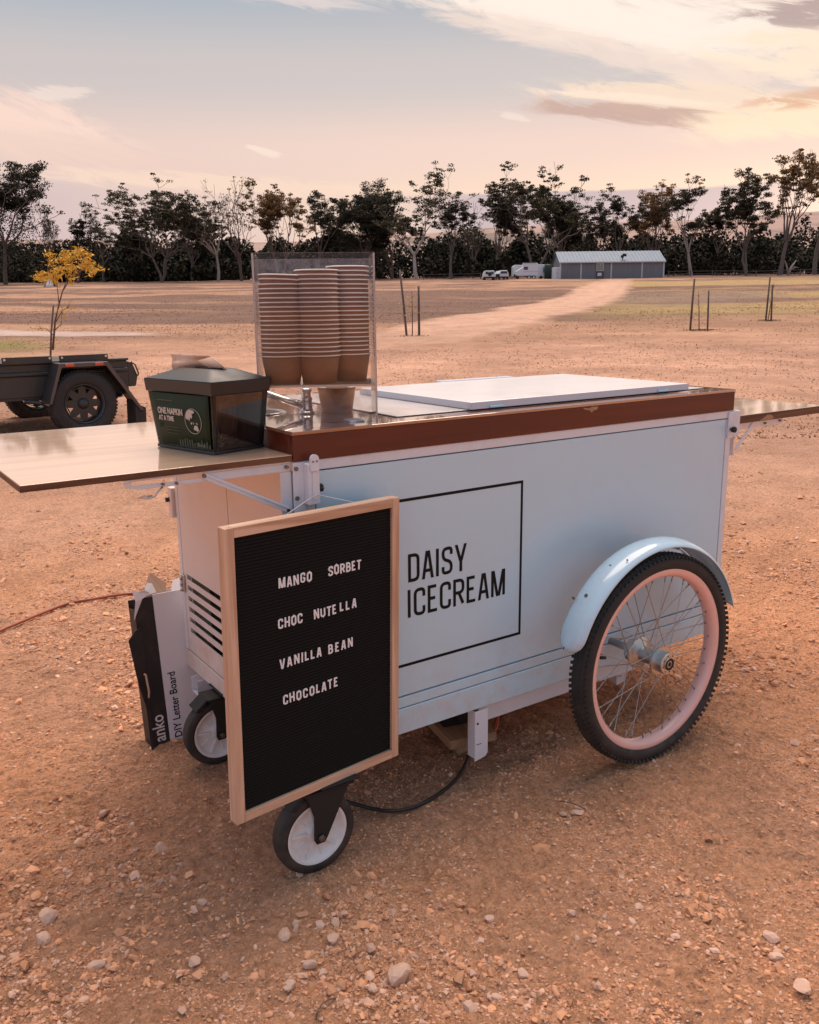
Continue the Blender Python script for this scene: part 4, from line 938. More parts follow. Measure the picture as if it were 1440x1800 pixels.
def yellow_tree():
    D = 17.4; b = on_ground(92, D); t = thing('yellow_sapling', 'young tree with bright yellow leaves behind the black trailer', 'tree', tuple(b))
    def loc(px, py, dd=0.0): return at(px, py, D+dd)-b
    mb = MB(); tips = []
    main = [loc(93, 615), loc(97, 565), loc(104, 535), loc(110, 512), loc(121, 495)]
    mb.tube([tuple(p) for p in main], [.022, .018, .014, .012, .008], n=6)
    brs = [[(104, 535), (101, 505), (99, 490)], [(110, 512), (120, 488), (126, 470)], [(121, 495), (140, 478), (158, 462)], [(99, 490), (88, 478), (70, 488)], [(99, 490), (104, 465), (112, 450)],
           [(99, 565), (110, 545), (122, 540)], [(121, 495), (124, 465), (130, 450)], [(97, 580), (108, 570), (109, 548)], [(95, 590), (82, 578), (68, 578)], [(140, 478), (155, 470), (165, 478)], [(99, 490), (92, 470), (90, 458)], [(126, 470), (140, 458), (146, 446)]]
    for i, br in enumerate(brs):
        P_ = [loc(x, y, (i % 5-2)*0.05) for x, y in br]; mb.tube([tuple(p) for p in P_], [.010, .007, .004], n=4); tips += [P_[-1], (P_[-1]+P_[-2])/2]
        for k in range(3):
            e = P_[-1]+np.array([random.uniform(-.12, .12), random.uniform(-.12, .12), random.uniform(-.02, .14)]); mb.tube([tuple(P_[-2]*.3+P_[-1]*.7), tuple(e)], [.004, .002], n=3); 
            if i not in (5, 7, 8): tips.append(e)
    mb.build('trunk', M['twig'], t)
    cs = []
    for p in tips:
        n = 20 if p[2] > loc(92, 520)[2] else 9
        cs.append(np.array(p)+rng.normal(size=(n, 3))*[.05, .05, .032])
    for (cx, cy, n, w, h) in ((120, 465, 260, 26, 13), (100, 475, 170, 18, 10), (145, 465, 170, 15, 12), (76, 490, 110, 12, 7), (118, 490, 120, 18, 8), (160, 478, 70, 6, 9)):
        for k in range(n//22):
            c = loc(cx+random.gauss(0, w*.5), cy+random.gauss(0, h*.55), random.gauss(0, .15)); cs.append(c+rng.normal(size=(9, 3))*[.035, .035, .022])
    C_ = np.vstack(cs); quads_mesh('crown', C_, rng.uniform(.035, .075, len(C_)), M['yellow_leaf'], t, aspect=1.6, seed=8)
yellow_tree()
stake(87, 17.3, 537, 94, 'stake tied to the trunk of the yellow-leaved sapling behind the trailer', .02)

# ---------------------------------------------------------------- wedding couple far off
def person(label, loc, rz, top, legs, pose, dress=False):
    t = thing('person', label, 'person', loc, rz)
    J = {'pelvis': (0, 0, .95), 'chest': (0, 0.0, 1.28), 'neck': (0, 0, 1.50), 'head': (0, -.02, 1.66), 'crown': (0, -.01, 1.76),
         'sl': (.18, 0, 1.43), 'el': (.24, -.02, 1.15), 'hl': (.20, -.14, .93), 'sr': (-.18, 0, 1.43), 'er': (-.25, -.02, 1.15), 'hr': (-.20, -.16, .95),
         'hipl': (.09, 0, .90), 'kl': (.11, -.03, .50), 'al': (.11, 0, .07), 'tl': (.12, -.13, .04), 'hipr': (-.09, 0, .90), 'kr': (-.10, 0, .50), 'ar': (-.11, .03, .07), 'tr': (-.12, -.10, .04)}
    J.update(pose)
    Rr_ = dict(pelvis=.14, chest=.15, neck=.06, head=.10, crown=.07, sl=.075, el=.05, hl=.04, sr=.075, er=.05, hr=.04, hipl=.10, kl=.065, al=.045, tl=.04, hipr=.10, kr=.065, ar=.045, tr=.04)
    E_ = [('pelvis', 'chest'), ('chest', 'neck'), ('neck', 'head'), ('head', 'crown'), ('chest', 'sl'), ('sl', 'el'), ('el', 'hl'), ('chest', 'sr'), ('sr', 'er'), ('er', 'hr'), ('pelvis', 'hipl'), ('hipl', 'kl'), ('kl', 'al'), ('al', 'tl'), ('pelvis', 'hipr'), ('hipr', 'kr'), ('kr', 'ar'), ('ar', 'tr')]
    names = list(J); me = bpy.data.meshes.new('body'); me.from_pydata([J[n] for n in names], [(names.index(a), names.index(b)) for a, b in E_], [])
    o = bpy.data.objects.new('body', me); COL.objects.link(o); o.parent = t
    me.materials.append(M['skin'])
    sk = o.modifiers.new('skin', 'SKIN'); 
    if not me.skin_vertices: me.attributes
    lay = me.skin_vertices[0].data if me.skin_vertices else None
    if lay:
        for i, n in enumerate(names): lay[i].radius = (Rr_[n], Rr_[n]); lay[i].use_root = (n == 'pelvis')
    sb = o.modifiers.new('sub', 'SUBSURF'); sb.levels = 1; sb.render_levels = 1
    if dress:
        MB().lathe([(.16, 1.42), (.165, 1.25), (.14, 1.05), (.22, .9), (.42, .5), (.62, .03), (.60, .0)], 24).build('dress', M['dress'], t)
        MB().add([(-.5, .1, .5), (.5, .1, .5), (1.3, .9, .03), (-1.0, 1.2, .03), (0, .35, .55)], [(0, 4, 1), (1, 4, 2), (2, 4, 3), (3, 4, 0)]).build('train', M['dress'], t)
        MB().add([(-.14, .09, 1.76), (.14, .09, 1.76), (.34, .35, .5), (-.34, .35, .5), (0, .2, 1.2)], [(0, 4, 1), (1, 4, 2), (2, 4, 3), (3, 4, 0)]).build('veil', M['dress'], t)
    else:
        MB().lathe([(.07, 1.49), (.20, 1.42), (.20, 1.2), (.175, 1.0), (.20, .84)], 20).build('jacket', M['suit'], t)
        for s_ in (-1, 1):
            MB().tube([(s_*.09, 0, .95), (s_*.105, -.01, .5), (s_*.11, 0, .09)], [.13, .09, .08], n=10).build('trouser_leg', M['suit'], t)
            MB().tube([(s_*.19, 0, 1.43), (s_*.25, -.02, 1.15), (s_*.21, -.13, .97)], [.09, .07, .055], n=10).build('sleeve', M['suit'], t)
    MB().lathe([(0, 1.80), (.07, 1.785), (.112, 1.72), (.115, 1.64), (.10, 1.58)], 16, (0, .015, 0)).build('hair', M['hair'], t)
Pg = on_ground(88, 132)
person('bride in a wide white dress out in the paddock, seen under the yellow leaves', tuple(Pg), -YAW+0.3, None, None, {}, True)
Pg2 = on_ground(97, 132)
person('groom in a dark suit standing to the right of the bride in the paddock', tuple(Pg2), -YAW-0.4, None, None, {'hr': (-.35, -.2, 1.1)})

# ---------------------------------------------------------------- black box trailer
Pt = on_ground(150, 7.85); tang = 0.66
dirx = RH*math.cos(tang)+FH*math.sin(tang)
tr = thing('box_trailer', 'black steel box trailer with an angular mudguard, parked behind the left flap', 'trailer', (Pt[0], Pt[1], 0.0), math.atan2(dirx[1], dirx[0]))
R_T = 0.292
def tprof(): return [(.175, -.075), (.20, -.09), (.27, -.088), (R_T-.008, -.075), (R_T, -.05), (R_T, .05), (R_T-.008, .075), (.27, .088), (.20, .09), (.175, .075)]
def trailer_wheel(y, z):
    t = MB().lathe(tprof(), 48, (0, y, R_T), 'y', closed_prof=True).build('wheel', M['rubber'], tr)
    mb = MB()
    for k in range(60):
        for s_ in (-.045, 0.0, .045):
            a = 2*PI*(k+(.5 if s_ == 0 else 0))/60; c, s2 = math.cos(a), math.sin(a); T = Matrix.Translation((0, y+s_, R_T)) @ Matrix.Rotation(-a, 4, 'Y')
            mb.box(R_T-.004, R_T+.006, -.018, .018, -.010, .010, T=T)
    o = mb.build('tread', M['rubber'], t); o['kind'] = 'stuff'
    mb = MB(); prof = [(.178, -.080), (.17, -.082), (.155, -.03), (.155, .06), (.17, .082), (.178, .080)]; mb.lathe(prof, 40, (0, y, R_T), 'y', closed_prof=True)
    for k in range(8):
        a0, a1 = 2*PI*k/8+PI/8-PI/8, 2*PI*(k+1)/8; am = (a0+a1)/2
        def q(r, a, h): return (r*math.cos(a), y-.02+h, R_T+r*math.sin(a))
        I0, I1, A, B, C_, O0, O1 = (.03, a0), (.03, a1), (.093, am), (.138, am-.17), (.138, am+.17), (.156, a0), (.156, a1)
        vs_ = [q(*p_, h) for h in (0, .012) for p_ in (I0, I1, A, B, C_, O0, O1)]
        fs = [(0, 1, 2), (0, 2, 3, 5), (1, 6, 4, 2), (5, 3, 4, 6)]; fs += [tuple(i+7 for i in f) for f in fs]; fs += [(2, 3, 10, 9), (3, 4, 11, 10), (4, 2, 9, 11)]
        mb.add(vs_, fs)
    mb.lathe([(.0, -.055), (.035, -.055), (.05, -.02), (.06, -.01)], 20, (0, y, R_T), 'y')
    mb.build('rim', M['trailer'], t)
trailer_wheel(0.0, 0); trailer_wheel(1.5, 0)
mb = MB(); mb.tube([(0, .02, R_T), (0, 1.48, R_T)], .028, n=10); mb.build('axle', M['trailer'], tr)
mb = MB(); prof = [(.15, .36), (.15, .54), (.135, .55), (.135, .575), (.15, .585), (.15, .645), (1.33, .645), (1.33, .36)]
mb.prism(prof, 'x', -1.75, .49); mb.build('tub', M['trailer'], tr, bevel=.006)
mb = MB(); mb.prism([(-.0, .40), (.075, .40), (.10, .50), (.055, .62), (.0, .64)], 'y', .16, 1.32, T=Matrix.Translation((.49, 0, 0))); mb.build('tailgate', M['trailer'], tr, bevel=.01)
MB().tube([(.53, .15, .63), (.56, .13, .60), (.585, .13, .52), (.58, .14, .50)], .008, n=6).build('tailgate_latch', M['galv'], tr)
mb = MB(); mb.box(-1.76, .50, .13, .165, .646, .668); mb.build('top_rail', M['trailer'], tr, bevel=.004)
for x0, x1 in ((-.61, -.195), (-.13, .30)):
    p_ = MB().box(x0, x1, .10, .125, .655, .715).build('rack_bar', M['trailer'], tr, bevel=.003)
    mb = MB()
    for x_ in (x0+.02, x1-.02): mb.tube([(x_, .095, .695), (x_, .105, .695)], .010, n=8)
    mb.build('bolt', M['alu'], p_)
mb = MB(); th = .012
pl = [(-.315, .31), (-.20, .655), (.225, .655), (.52, .20)]
for i in range(3):
    a, b = pl[i], pl[i+1]; mb.prism([a, b, (b[0], b[1]-th*1.2), (a[0]+.012*(1 if i == 0 else -1), a[1]-th*.3)] if False else [a, b, (b[0]+(0 if i == 1 else .0), b[1]-.014), (a[0], a[1]-.014)], 'y', -.105, .145)
mb.prism([(-.315, .31), (-.20, .655), (.225, .655), (.52, .20), (.49, .20), (.205, .62), (-.18, .62), (-.29, .31)], 'y', -.108, -.096)
g_ = mb.build('mudguard', M['galv'], tr, bevel=.003)
MB().box(-.15, -.075, -.118, -.109, .626, .650).build('reflector', M['reflector'], tr, bevel=.002)
MB().box(.105, .18, -.118, -.109, .626, .650).build('reflector', M['reflector'], tr, bevel=.002)
MB().prism([(.44, .05), (.54, .05), (.545, .22), (.50, .24), (.45, .30)], 'y', -.09, .13).build('mud_flap', M['rubber'], tr)
mb = MB(); mb.box(-1.7, .50, .17, .22, .335, .3595); mb.box(-1.7, .50, 1.25, 1.30, .335, .3595); mb.build('chassis_rail', M['trailer'], tr)
mb = MB(); mb.tube([(-.45, .16, .33), (-.3, .14, .30), (-.0, .12, .27), (.3, .14, .31), (.42, .16, .33)], .02, n=6); mb.build('leaf_spring', M['trailer'], tr)
mb = MB(); mb.add([(-1.05, .2, .64), (-.66, .2, .64), (-.60, .4, .64), (-1.0, .45, .64), (-.78, .3, .735), (-.70, .34, .70)], [(0, 1, 4), (1, 2, 5, 4), (2, 3, 5), (3, 0, 4, 5)]); 
tag(mb.build('folded_sheet', M['tarp']), 'pale blue sheet poking up from the bed of the black trailer', 'sheet')
bpy.data.objects['folded_sheet'].matrix_world = Matrix.Translation((Pt[0], Pt[1], 0)) @ Matrix.Rotation(math.atan2(dirx[1], dirx[0]), 4, 'Z')

# ================================================================ the ice cream cart
L_, W_, H_ = 1.3052, 0.6632, 0.8727
ZB, ZF = 0.197, 0.8166
cart = thing('ice_cream_cart', 'white ice cream cart with brown wooden counter, pink-rimmed spoked wheel and black square sign', 'cart')
def CP(name, mb, m_, bevel=0.0, parent=None, **k): return mb.build(name, m_, parent or cart, bevel, **k)
mb = MB(); mb.box(.070, L_-.012, .0145, W_-.010, ZB+.012, ZF-.001); CP('inner_carcass', mb, M['dark'])
# frame
mb = MB(); mb.box(0, L_, -.001, .022, .7965, ZF); mb.box(.0, .043, -.001, .022, .283, .7945); mb.box(1.285, L_, -.001, .022, .283, .7945)
mb.box(0, L_, W_-.022, W_, .7965, ZF); mb.box(L_-.012, L_, .024, W_-.024, .7965, ZF)
CP('body_frame', mb, M['paint_frame'], .0015)
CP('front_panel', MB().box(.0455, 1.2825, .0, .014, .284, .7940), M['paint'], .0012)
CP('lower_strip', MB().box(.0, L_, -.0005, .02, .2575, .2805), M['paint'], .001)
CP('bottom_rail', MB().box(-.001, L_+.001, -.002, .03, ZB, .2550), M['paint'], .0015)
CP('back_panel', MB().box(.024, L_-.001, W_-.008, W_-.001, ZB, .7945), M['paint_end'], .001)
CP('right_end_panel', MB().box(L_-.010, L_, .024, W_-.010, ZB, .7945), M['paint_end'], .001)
CP('floor_pan', MB().box(.004, L_-.012, .031, W_-.009, ZB-.006, ZB+.008), M['paint_end'])
# left end: plain front half, louvred back half
CP('end_post', MB().box(-.001, .010, .0225, .040, .236, .7945), M['paint_frame'], .001)
CP('end_post', MB().box(-.001, .010, W_-.020, W_-.001, .236, .7945), M['paint_frame'], .001)
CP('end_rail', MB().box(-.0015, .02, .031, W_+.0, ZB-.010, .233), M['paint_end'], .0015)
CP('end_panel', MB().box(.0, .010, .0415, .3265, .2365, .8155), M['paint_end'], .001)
slots = [.4395-.0285*i for i in range(6)]
mb = MB(); y0, y1 = .3290, W_-.0215
mb.box(0, .010, y0, .3680, .2365, .8155); mb.box(0, .010, .6195, y1, .2365, .8155); mb.box(0, .010, .3680, .6195, slots[0]+.0065, .8155)
for i in range(6):
    zt = slots[i]-.0065; zl = slots[i+1]+.0065 if i < 5 else .2365
    mb.box(0, .0018, .3680, .6195, zl, zt)
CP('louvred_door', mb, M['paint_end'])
for z_ in (.40, .72):
    h_ = CP('door_hinge', MB().box(-.006, -.0015, W_-.032, W_-.012, z_-.005, z_+.040), M['alu'], .001)
    mb = MB(); 
    for k in range(3): mb.tube([(-.007, W_-.021, z_-.004+k*.015), (-.007, W_-.021, z_+.009+k*.015)], .0045, n=8)
    CP('hinge_pin', mb, M['alu'], parent=h_)
# counter
mb = MB(); mb.box(-.0005, L_+.0005, -.0045, .012, ZF+.0005, H_-.007); mb.box(-.0005, .012, .0125, W_-.0125, ZF+.0005, H_-.007); mb.box(L_-.012, L_+.0005, .0125, W_-.0125, ZF+.0005, H_-.007); mb.box(-.0005, L_+.0005, W_-.012, W_+.004, ZF+.0005, H_-.007)
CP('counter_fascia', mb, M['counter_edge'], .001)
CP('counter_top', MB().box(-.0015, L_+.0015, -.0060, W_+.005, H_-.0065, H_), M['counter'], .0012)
mb = MB(); mb.prism([(.742, H_-.009), (.765, H_-.011), (.772, H_-.008), (.785, H_-.0095), (.792, H_-.008), (.789, H_-.016), (.778, H_-.017), (.772, H_-.022), (.764, H_-.016), (.750, H_-.0135)], 'y', -.0049, -.0040); CP('chipped_spot', mb, M['timber'])
CP('deck_gasket', MB().box(.2665, 1.262, .0545, .615, H_+.0002, H_+.0010), M['dark'])
CP('freezer_deck', MB().box(.2705, 1.258, .0585, .611, H_+.0011, H_+.0026), M['deck'], .0005)
lid = CP('freezer_lid', MB().box(.4575, 1.1765, .0468, .5108, H_+.0046, H_+.0195), M['lid'], .0025)
CP('lid_trim', MB().box(.4555, .4574, .0455, .5108, H_+.0036, H_+.0185), M['lid_side'], .0004, lid)
CP('lid_trim', MB().box(.4575, 1.1770, .0449, .0466, H_+.0036, H_+.0188), M['lid_side'], .0004, lid)
for x0 in (.505, 1.055): CP('lid_grip', MB().box(x0, x0+.038, .0405, .0446, H_+.0048, H_+.0092), M['tab'], .001, lid)
CP('hinge_rail', MB().box(.72, .98, .5118, .545, H_+.0030, H_+.0215), M['lid_side'], .002, lid)
# sign
mb = MB(); x0, x1, z0, z1, w = .2035, .5680, .3495, .7145, .0062
for b in ((x0, x1, z1-w, z1), (x0, x1, z0, z0+w), (x0, x0+w, z0+w, z1-w), (x1-w, x1, z0+w, z1-w)): mb.box(b[0], b[1], -.0006, .0004, b[2], b[3])
CP('sign_border', mb, M['ink'])
def word(mb, text, x0, x1, z, h, th, yf, depth, wk, gap, iw=None):
    ws = [max(GL[c][0]*wk, 0) if c != 'I' else 0 for c in text]; ws = [w_ if w_ > 0 else th/h for w_ in ws]
    tot = sum(ws)+gap*(len(text)-1); k = (x1-x0)/tot; x = x0
    for c, w_ in zip(text, ws):
        glyph(mb, c, x, z, w_*k if c != 'I' else th, h, th, yf, depth); x += (w_+gap)*k
for row in (('DAISY', .2548, .4085, .5345), ('ICECREAM', .2528, .5185, .4572)):
    mb = MB(); word(mb, row[0], row[1], row[2], row[3], .0608, .0069, -.0008, .0010, .42, .085); CP('lettering', mb, M['ink'])
# corner post brackets with star knobs
def post_bracket(x, y, s, ztop=.829, tab=True):
    mb = MB(); y1 = y-s*.001
    mb.box(min(x, x+.024), max(x, x+.024), min(y1, y1-s*.020), max(y1, y1-s*.020), .735, .812)
    mb.box(x-.006, x+.030, min(y1, y1-s*.004), max(y1, y1-s*.004), .735, .790)
    o = CP('post_bracket', mb, M['paint_frame'], .0018)
    if tab:
        m2 = MB(); pts = [(x+.004, .800), (x+.020, .800)]+[(x+.012+.009*math.cos(a), .822+.009*math.sin(a)) for a in np.linspace(0, PI, 9)]
        m2.prism(pts, 'y', y1-s*.0255, y1-s*.0205); CP('tab', m2, M['paint_frame'], parent=o)
        m3 = MB(); m3.box(x+.008, x+.016, y1-.0225, y1-.0202, .745, .798); m3.tube([(x-.003, y1-.012, .812), (x+.028, y1-.012, .812)], .003, n=6); CP('slide_bar', m3, M['paint_frame'], .0008, o)
        m4 = MB(); m4.tube([(x+.008, y1-.0255, .818), (x+.008, y1-.027, .818)], .0018, n=6); m4.tube([(x+.016, y1-.0255, .818), (x+.016, y1-.027, .818)], .0018, n=6); CP('rivet', m4, M['bolt'], parent=o)
    return o
def star_knob(c, axis, parent):
    mb = MB(); n = 14; R0 = .0085
    pts = [((R0*(1.0 if i % 2 else .74))*math.cos(2*PI*i/n), (R0*(1.0 if i % 2 else .74))*math.sin(2*PI*i/n)) for i in range(n)]
    if axis == 'y': mb.prism([(c[0]+p[0], c[2]+p[1]) for p in pts], 'y', c[1]-.010, c[1])
    else: mb.prism([(c[1]+p[0], c[2]+p[1]) for p in pts], 'x', c[0], c[0]+.008)
    mb.tube([(c[0], c[1], c[2]), (c[0], c[1]+.012, c[2])] if axis == 'y' else [(c[0]-.006, c[1], c[2]), (c[0], c[1], c[2])], .003, n=8)
    CP('star_knob', mb, M['black'], .0008, parent)
b_ = post_bracket(.020, 0, 1); star_knob((.0445+.001, -.012, .764), 'x', b_)
mb = MB(); mb.box(1.286, 1.3075, -.0065, -.0015, .743, .8125); mb.box(1.3077, 1.334, -.0065, -.0020, .748, .815); mb.box(1.3310, 1.3345, -.0018, .035, .748, .815); mb.box(1.3077, 1.3308, .031, .035, .748, .815)
b_ = CP('post_bracket', mb, M['paint_frame'], .0015); star_knob((1.2945, -.012, .767), 'y', b_)
mb = MB(); mb.box(-.010, .016, W_+.001, W_+.026, .5830, .6600); b_ = CP('post_bracket', mb, M['paint_end'], .002); mb = MB(); mb.tube([(-.018, W_+.02, .628), (-.010, W_+.02, .628)], .006, n=8); CP('star_knob', mb, M['black'], parent=b_)
# left flap with folding brackets
ZL = .8305
CP('left_flap', MB().box(-.4715, -.0020, -.002, W_-.002, ZL-.0110, ZL), [M['flap']], .0008)
CP('flap_edge', MB().box(-.4718, -.0030, -.0032, -.0021, ZL-.0112, ZL-.0010), M['ply_edge'])
CP('flap_edge', MB().box(-.4727, -.4716, -.0032, W_-.002, ZL-.0112, ZL-.0010), M['ply_edge'])
def fold_bracket(y, d):
    t = MB(); zt = ZL-.0118
    t.prism([(-.310, zt), (-.004, zt), (-.004, zt-.0195), (-.150, zt-.0195), (-.285, zt-.0150), (-.312, zt-.009)], 'y', y, y+d*.002) if False else None
    # arm with a long slot in its outer half
    t.prism([(-.312, zt-.001), (-.004, zt-.001), (-.004, zt-.0045), (-.300, zt-.0045)], 'y', y, y+.0025)
    t.prism([(-.165, zt-.0046), (-.004, zt-.0046), (-.004, zt-.0190), (-.165, zt-.0190)], 'y', y, y+.0025)
    t.prism([(-.312, zt-.0046), (-.298, zt-.0046), (-.298, zt-.0120), (-.1655, zt-.0120), (-.1655, zt-.0190), (-.285, zt-.0190), (-.308, zt-.0140)], 'y', y, y+.0025)
    t.box(-.312, -.004, y+.0026, y+.018, zt-.0028, zt-.0010)
    arm = CP('fold_arm', t, M['paint_frame'], .0008)
    t = MB(); t.box(-.0250, -.0020, y-.0005, y+.0020, .715, zt-.020); t.box(-.0040, -.0018, y+.0021, y+.022, .715, zt-.020); 
    up = CP('wall_plate', t, M['paint_frame'], .0008)
    t = MB(); t.bar((-.172, y-.0030, .8105), (-.012, y-.0030, .727), .0115, .0022); t.bar((-.172, y-.0045, .8125), (-.010, y-.0045, .7290), .0022, .0030); CP('strut', t, M['paint_frame'], .0006)
    t = MB()
    for (x_, z_) in ((-.172, .8105), (-.222, .8035), (-.246, .805), (-.0125, .8085), (-.0135, .727)): t.tube([(x_, y-.0062, z_), (x_, y, z_)], .0034 if x_ > -.21 else .0024, n=10)
    CP('bolt', t, M['bolt'], parent=arm)
    t = MB(); t.tube([(-.246, y-.001, .800), (-.256, y-.003, .792), (-.262, y-.004, .786), (-.276, y-.004, .784), (-.290, y-.004, .7865), (-.278, y-.004, .7885), (-.266, y-.004, .7875)], .0017, n=6); CP('release_lever', t, M['chrome'], parent=arm)
fold_bracket(.004, 1); fold_bracket(W_-.030, 1)
mb = MB(); mb.box(-.0022, .0225, -.0035, -.0012, .700, .8155); p_ = CP('corner_plate', mb, M['paint_frame'], .0008)
mb = MB()
for z_ in (.8040, .7480): mb.tube([(.004, -.0062, z_), (.004, -.0035, z_)], .0042, n=12)
CP('bolt', mb, M['bolt'], parent=p_)
# right flap
ZR = .7995
CP('right_flap', MB().box(1.3355, 1.7345, -.001, W_-.002, ZR-.022, ZR), M['flap'], .001)
CP('flap_edge', MB().box(1.3360, 1.7345, -.0025, -.0012, ZR-.0218, ZR-.0010), M['ply_edge'])
mb = MB(); mb.prism([(1.425, ZR-.021), (1.462, ZR-.0065), (1.480, ZR-.008), (1.492, ZR-.019), (1.470, ZR-.0205)], 'y', -.0031, -.0026); CP('chipped_spot', mb, M['timber'])
mb = MB(); mb.box(1.336, 1.56, .012, .015, ZR-.040, ZR-.0222); mb.box(1.336, 1.56, .0152, .030, ZR-.0250, ZR-.0223); arm = CP('fold_arm', mb, M['paint_frame'], .0008)
mb = MB(); mb.bar((1.345, .010, .705), (1.418, .010, .770), .011, .0022); CP('strut', mb, M['paint_frame'], .0006)
mb = MB(); mb.box(1.3350, 1.3380, .010, .030, .690, .776); CP('wall_plate', mb, M['paint_frame'], .0006)
mb = MB(); mb.tube([(1.47, .011, ZR-.032), (1.47, .005, ZR-.032)], .003, n=8); mb.tube([(1.54, .011, ZR-.030), (1.54, .005, ZR-.030)], .003, n=8); CP('bolt', mb, M['bolt'], parent=arm)
# chassis, stub legs
CP('chassis_rail', MB().prism([(.476, ZB-.012), (.492, ZB-.0065), (1.10, ZB-.0065), (1.10, ZB-.058), (.470, ZB-.058), (.470, ZB-.026)], 'y', .032, .036), M['paint_frame'], .001)
CP('chassis_rail', MB().box(.06, .30, .18, .22, ZB-.050, ZB-.0065), M['paint_frame'], .0015)
CP('chassis_rail', MB().box(.06, 1.18, .40, .44, ZB-.050, ZB-.0065), M['paint_frame'], .0015)
mb = MB(); 
for (a, b) in ((0, .002), (.038, .040)): mb.box(-.020, .05, .545+a, .545+b, ZB-.050, ZB-.011)
mb.box(-.020, .05, .547, .583, ZB-.050, ZB-.048); CP('open_channel', mb, M['paint_frame'], .0006)
for (x_, y_, zb_) in ((.434, .010, .068), (.985, .085, .085), (.434, .600, .07), (.985, .58, .085)):
    mb = MB(); mb.prism([(x_, ZB-.0065), (x_+.038, ZB-.0065), (x_+.038, zb_+.012), (x_+.032, zb_+.003), (x_, zb_-.002)], 'y', y_-.012, y_-.009); mb.box(x_, x_+.002, y_-.0088, y_+.016, zb_+.004, ZB-.0065)
    lg = CP('stub_leg', mb, M['paint_frame'], .0008)
    m2 = MB(); m2.tube([(x_+.007, y_-.0135, .160), (x_+.007, y_-.012, .160)], .0028, n=8); m2.box(x_+.004, x_+.018, y_-.0128, y_-.0121, .107, .1082); CP('bolt_hole', m2, M['black'], parent=lg)
mb = MB(); mb.tube([(.874, -.165, .262), (.874, .0, .262)], .010, n=12); mb.box(.846, .902, .03, .05, .20, .30); CP('axle', mb, M['alu'])
mb = MB(); mb.box(1.06, 1.155, .070, .100, .150, .176); CP('jack_foot', mb, M['paint_frame'], .001)

# wheels
WC = (.874, -.137, .262); RT = .262
def tyre_prof():
    pr = []
    for a in np.linspace(-2.35, 2.35, 17): pr.append((.2395+.0235*math.cos(a)*.94, .0255*math.sin(a)))
    return pr
def spoked_wheel(side):
    wh = MB(); cx, cy, cz = WC[0], (WC[1] if side > 0 else W_+.137), WC[2]
    wh.lathe(tyre_prof(), 96, (cx, cy, cz), 'y', closed_prof=True); tyre_ = wh.build('wheel_tyre', M['rubber'], cart)
    t = MB()
    for k in range(112):
        for j, s_ in enumerate((-.0225, -.011, 0.0, .011, .0225)):
            a = 2*PI*(k+(.5 if j % 2 else 0)  )/112; rr = .2592 if abs(s_) < .015 else .2545
            tilt = -s_*28
            T = Matrix.Translation((cx, cy, cz)) @ Matrix.Rotation(-a, 4, 'Y') @ Matrix.Translation((rr, s_, 0)) @ Matrix.Rotation(tilt, 4, 'Z')
            t.box(-.003, .0006, -.0034, .0034, -.0036, .0036, T=T)
    o = t.build('tread_knobs', M['rubber'], tyre_); o['kind'] = 'stuff'
    rim = MB(); rim.lathe([(.2275, -.0165), (.2245, -.0195), (.2190, -.0190), (.2120, -.0175), (.2055, -.0110), (.2035, 0), (.2055, .0110), (.2120, .0175), (.2190, .0190), (.2245, .0195), (.2275, .0165), (.2185, .0)], 96, (cx, cy, cz), 'y', closed_prof=True)
    rim.build('rim', M['pink'], tyre_)
    hub = MB(); y0, y1 = cy-.030, cy+.050
    if side < 0: y0, y1 = cy-.048, cy+.040
    hub.lathe([(.006, y0-.020), (.0145, y0-.0195), (.0150, y0-.0175), (.0255, y0-.017), (.0265, y0-.0155), (.0265, y0+.007), (.0345, y0+.0075), (.0345, y0+.0115), (.0215, y0+.013), (.0195, y0+.020), (.0185, (y0+y1)/2), (.0195, y1-.020), (.030, y1-.014), (.040, y1-.0095), (.040, y1-.005), (.029, y1-.0045), (.028, y1+.018), (.008, y1+.020)], 56, (cx, 0, cz), 'y', smooth=False)
    hb = hub.build('hub', M['alu'], tyre_)
    bb = MB(); bb.lathe([(.0145, y0-.0142), (.0135, y0-.0150), (.0115, y0-.0148)], 24, (cx, 0, cz), 'y'); bb.build('bearing_seal', M['black'], hb) if False else None
    b2 = MB(); b2.lathe([(.0090, y0-.0195), (.0150, y0-.0197), (.0150, y0-.0207), (.0090, y0-.0207)], 24, (cx, 0, cz), 'y', closed_prof=True); b2.lathe([(.0, y0-.0203), (.0048, y0-.0203), (.0048, y0-.0210), (0, y0-.0210)], 16, (cx, 0, cz), 'y')
    for k in range(8): a = 2*PI*k/8+.2; b2.tube([(cx+.0205*math.cos(a), y0-.0182, cz+.0205*math.sin(a)), (cx+.0205*math.cos(a), y0-.0168, cz+.0205*math.sin(a))], .0016, n=6)
    b2.build('bearing', M['black'], tyre_)
    # 36 spokes crossed three times
    for k in range(36):
        out = k % 2 == 0; side_y = (y0+.0095 if out else y1-.0075); rf = .0305 if out else .0345
        i2 = k//2; lead = 1 if i2 % 2 == 0 else -1
        ar = 2*PI*k/36+.05; ah = ar+lead*math.radians(58)*(.95+.05*math.sin(k))
        p0 = Vector((cx+rf*math.cos(ah), side_y, cz+rf*math.sin(ah))); p1 = Vector((cx+.2035*math.cos(ar), cy+(-.003 if out else .003), cz+.2035*math.sin(ar)))
        p2 = p0.lerp(p1, .93)
        s = MB(); s.tube([p0, p1], .00115, n=5, cap=False); s.tube([p2, p1], .0020, n=6); s.build('spoke', M['spoke'], tyre_)
    v = MB(); v.tube([(cx-.196, cy-.012, cz+.052), (cx-.180, cy-.012, cz+.048)], .004, n=8); v.build('valve', M['black'], tyre_)
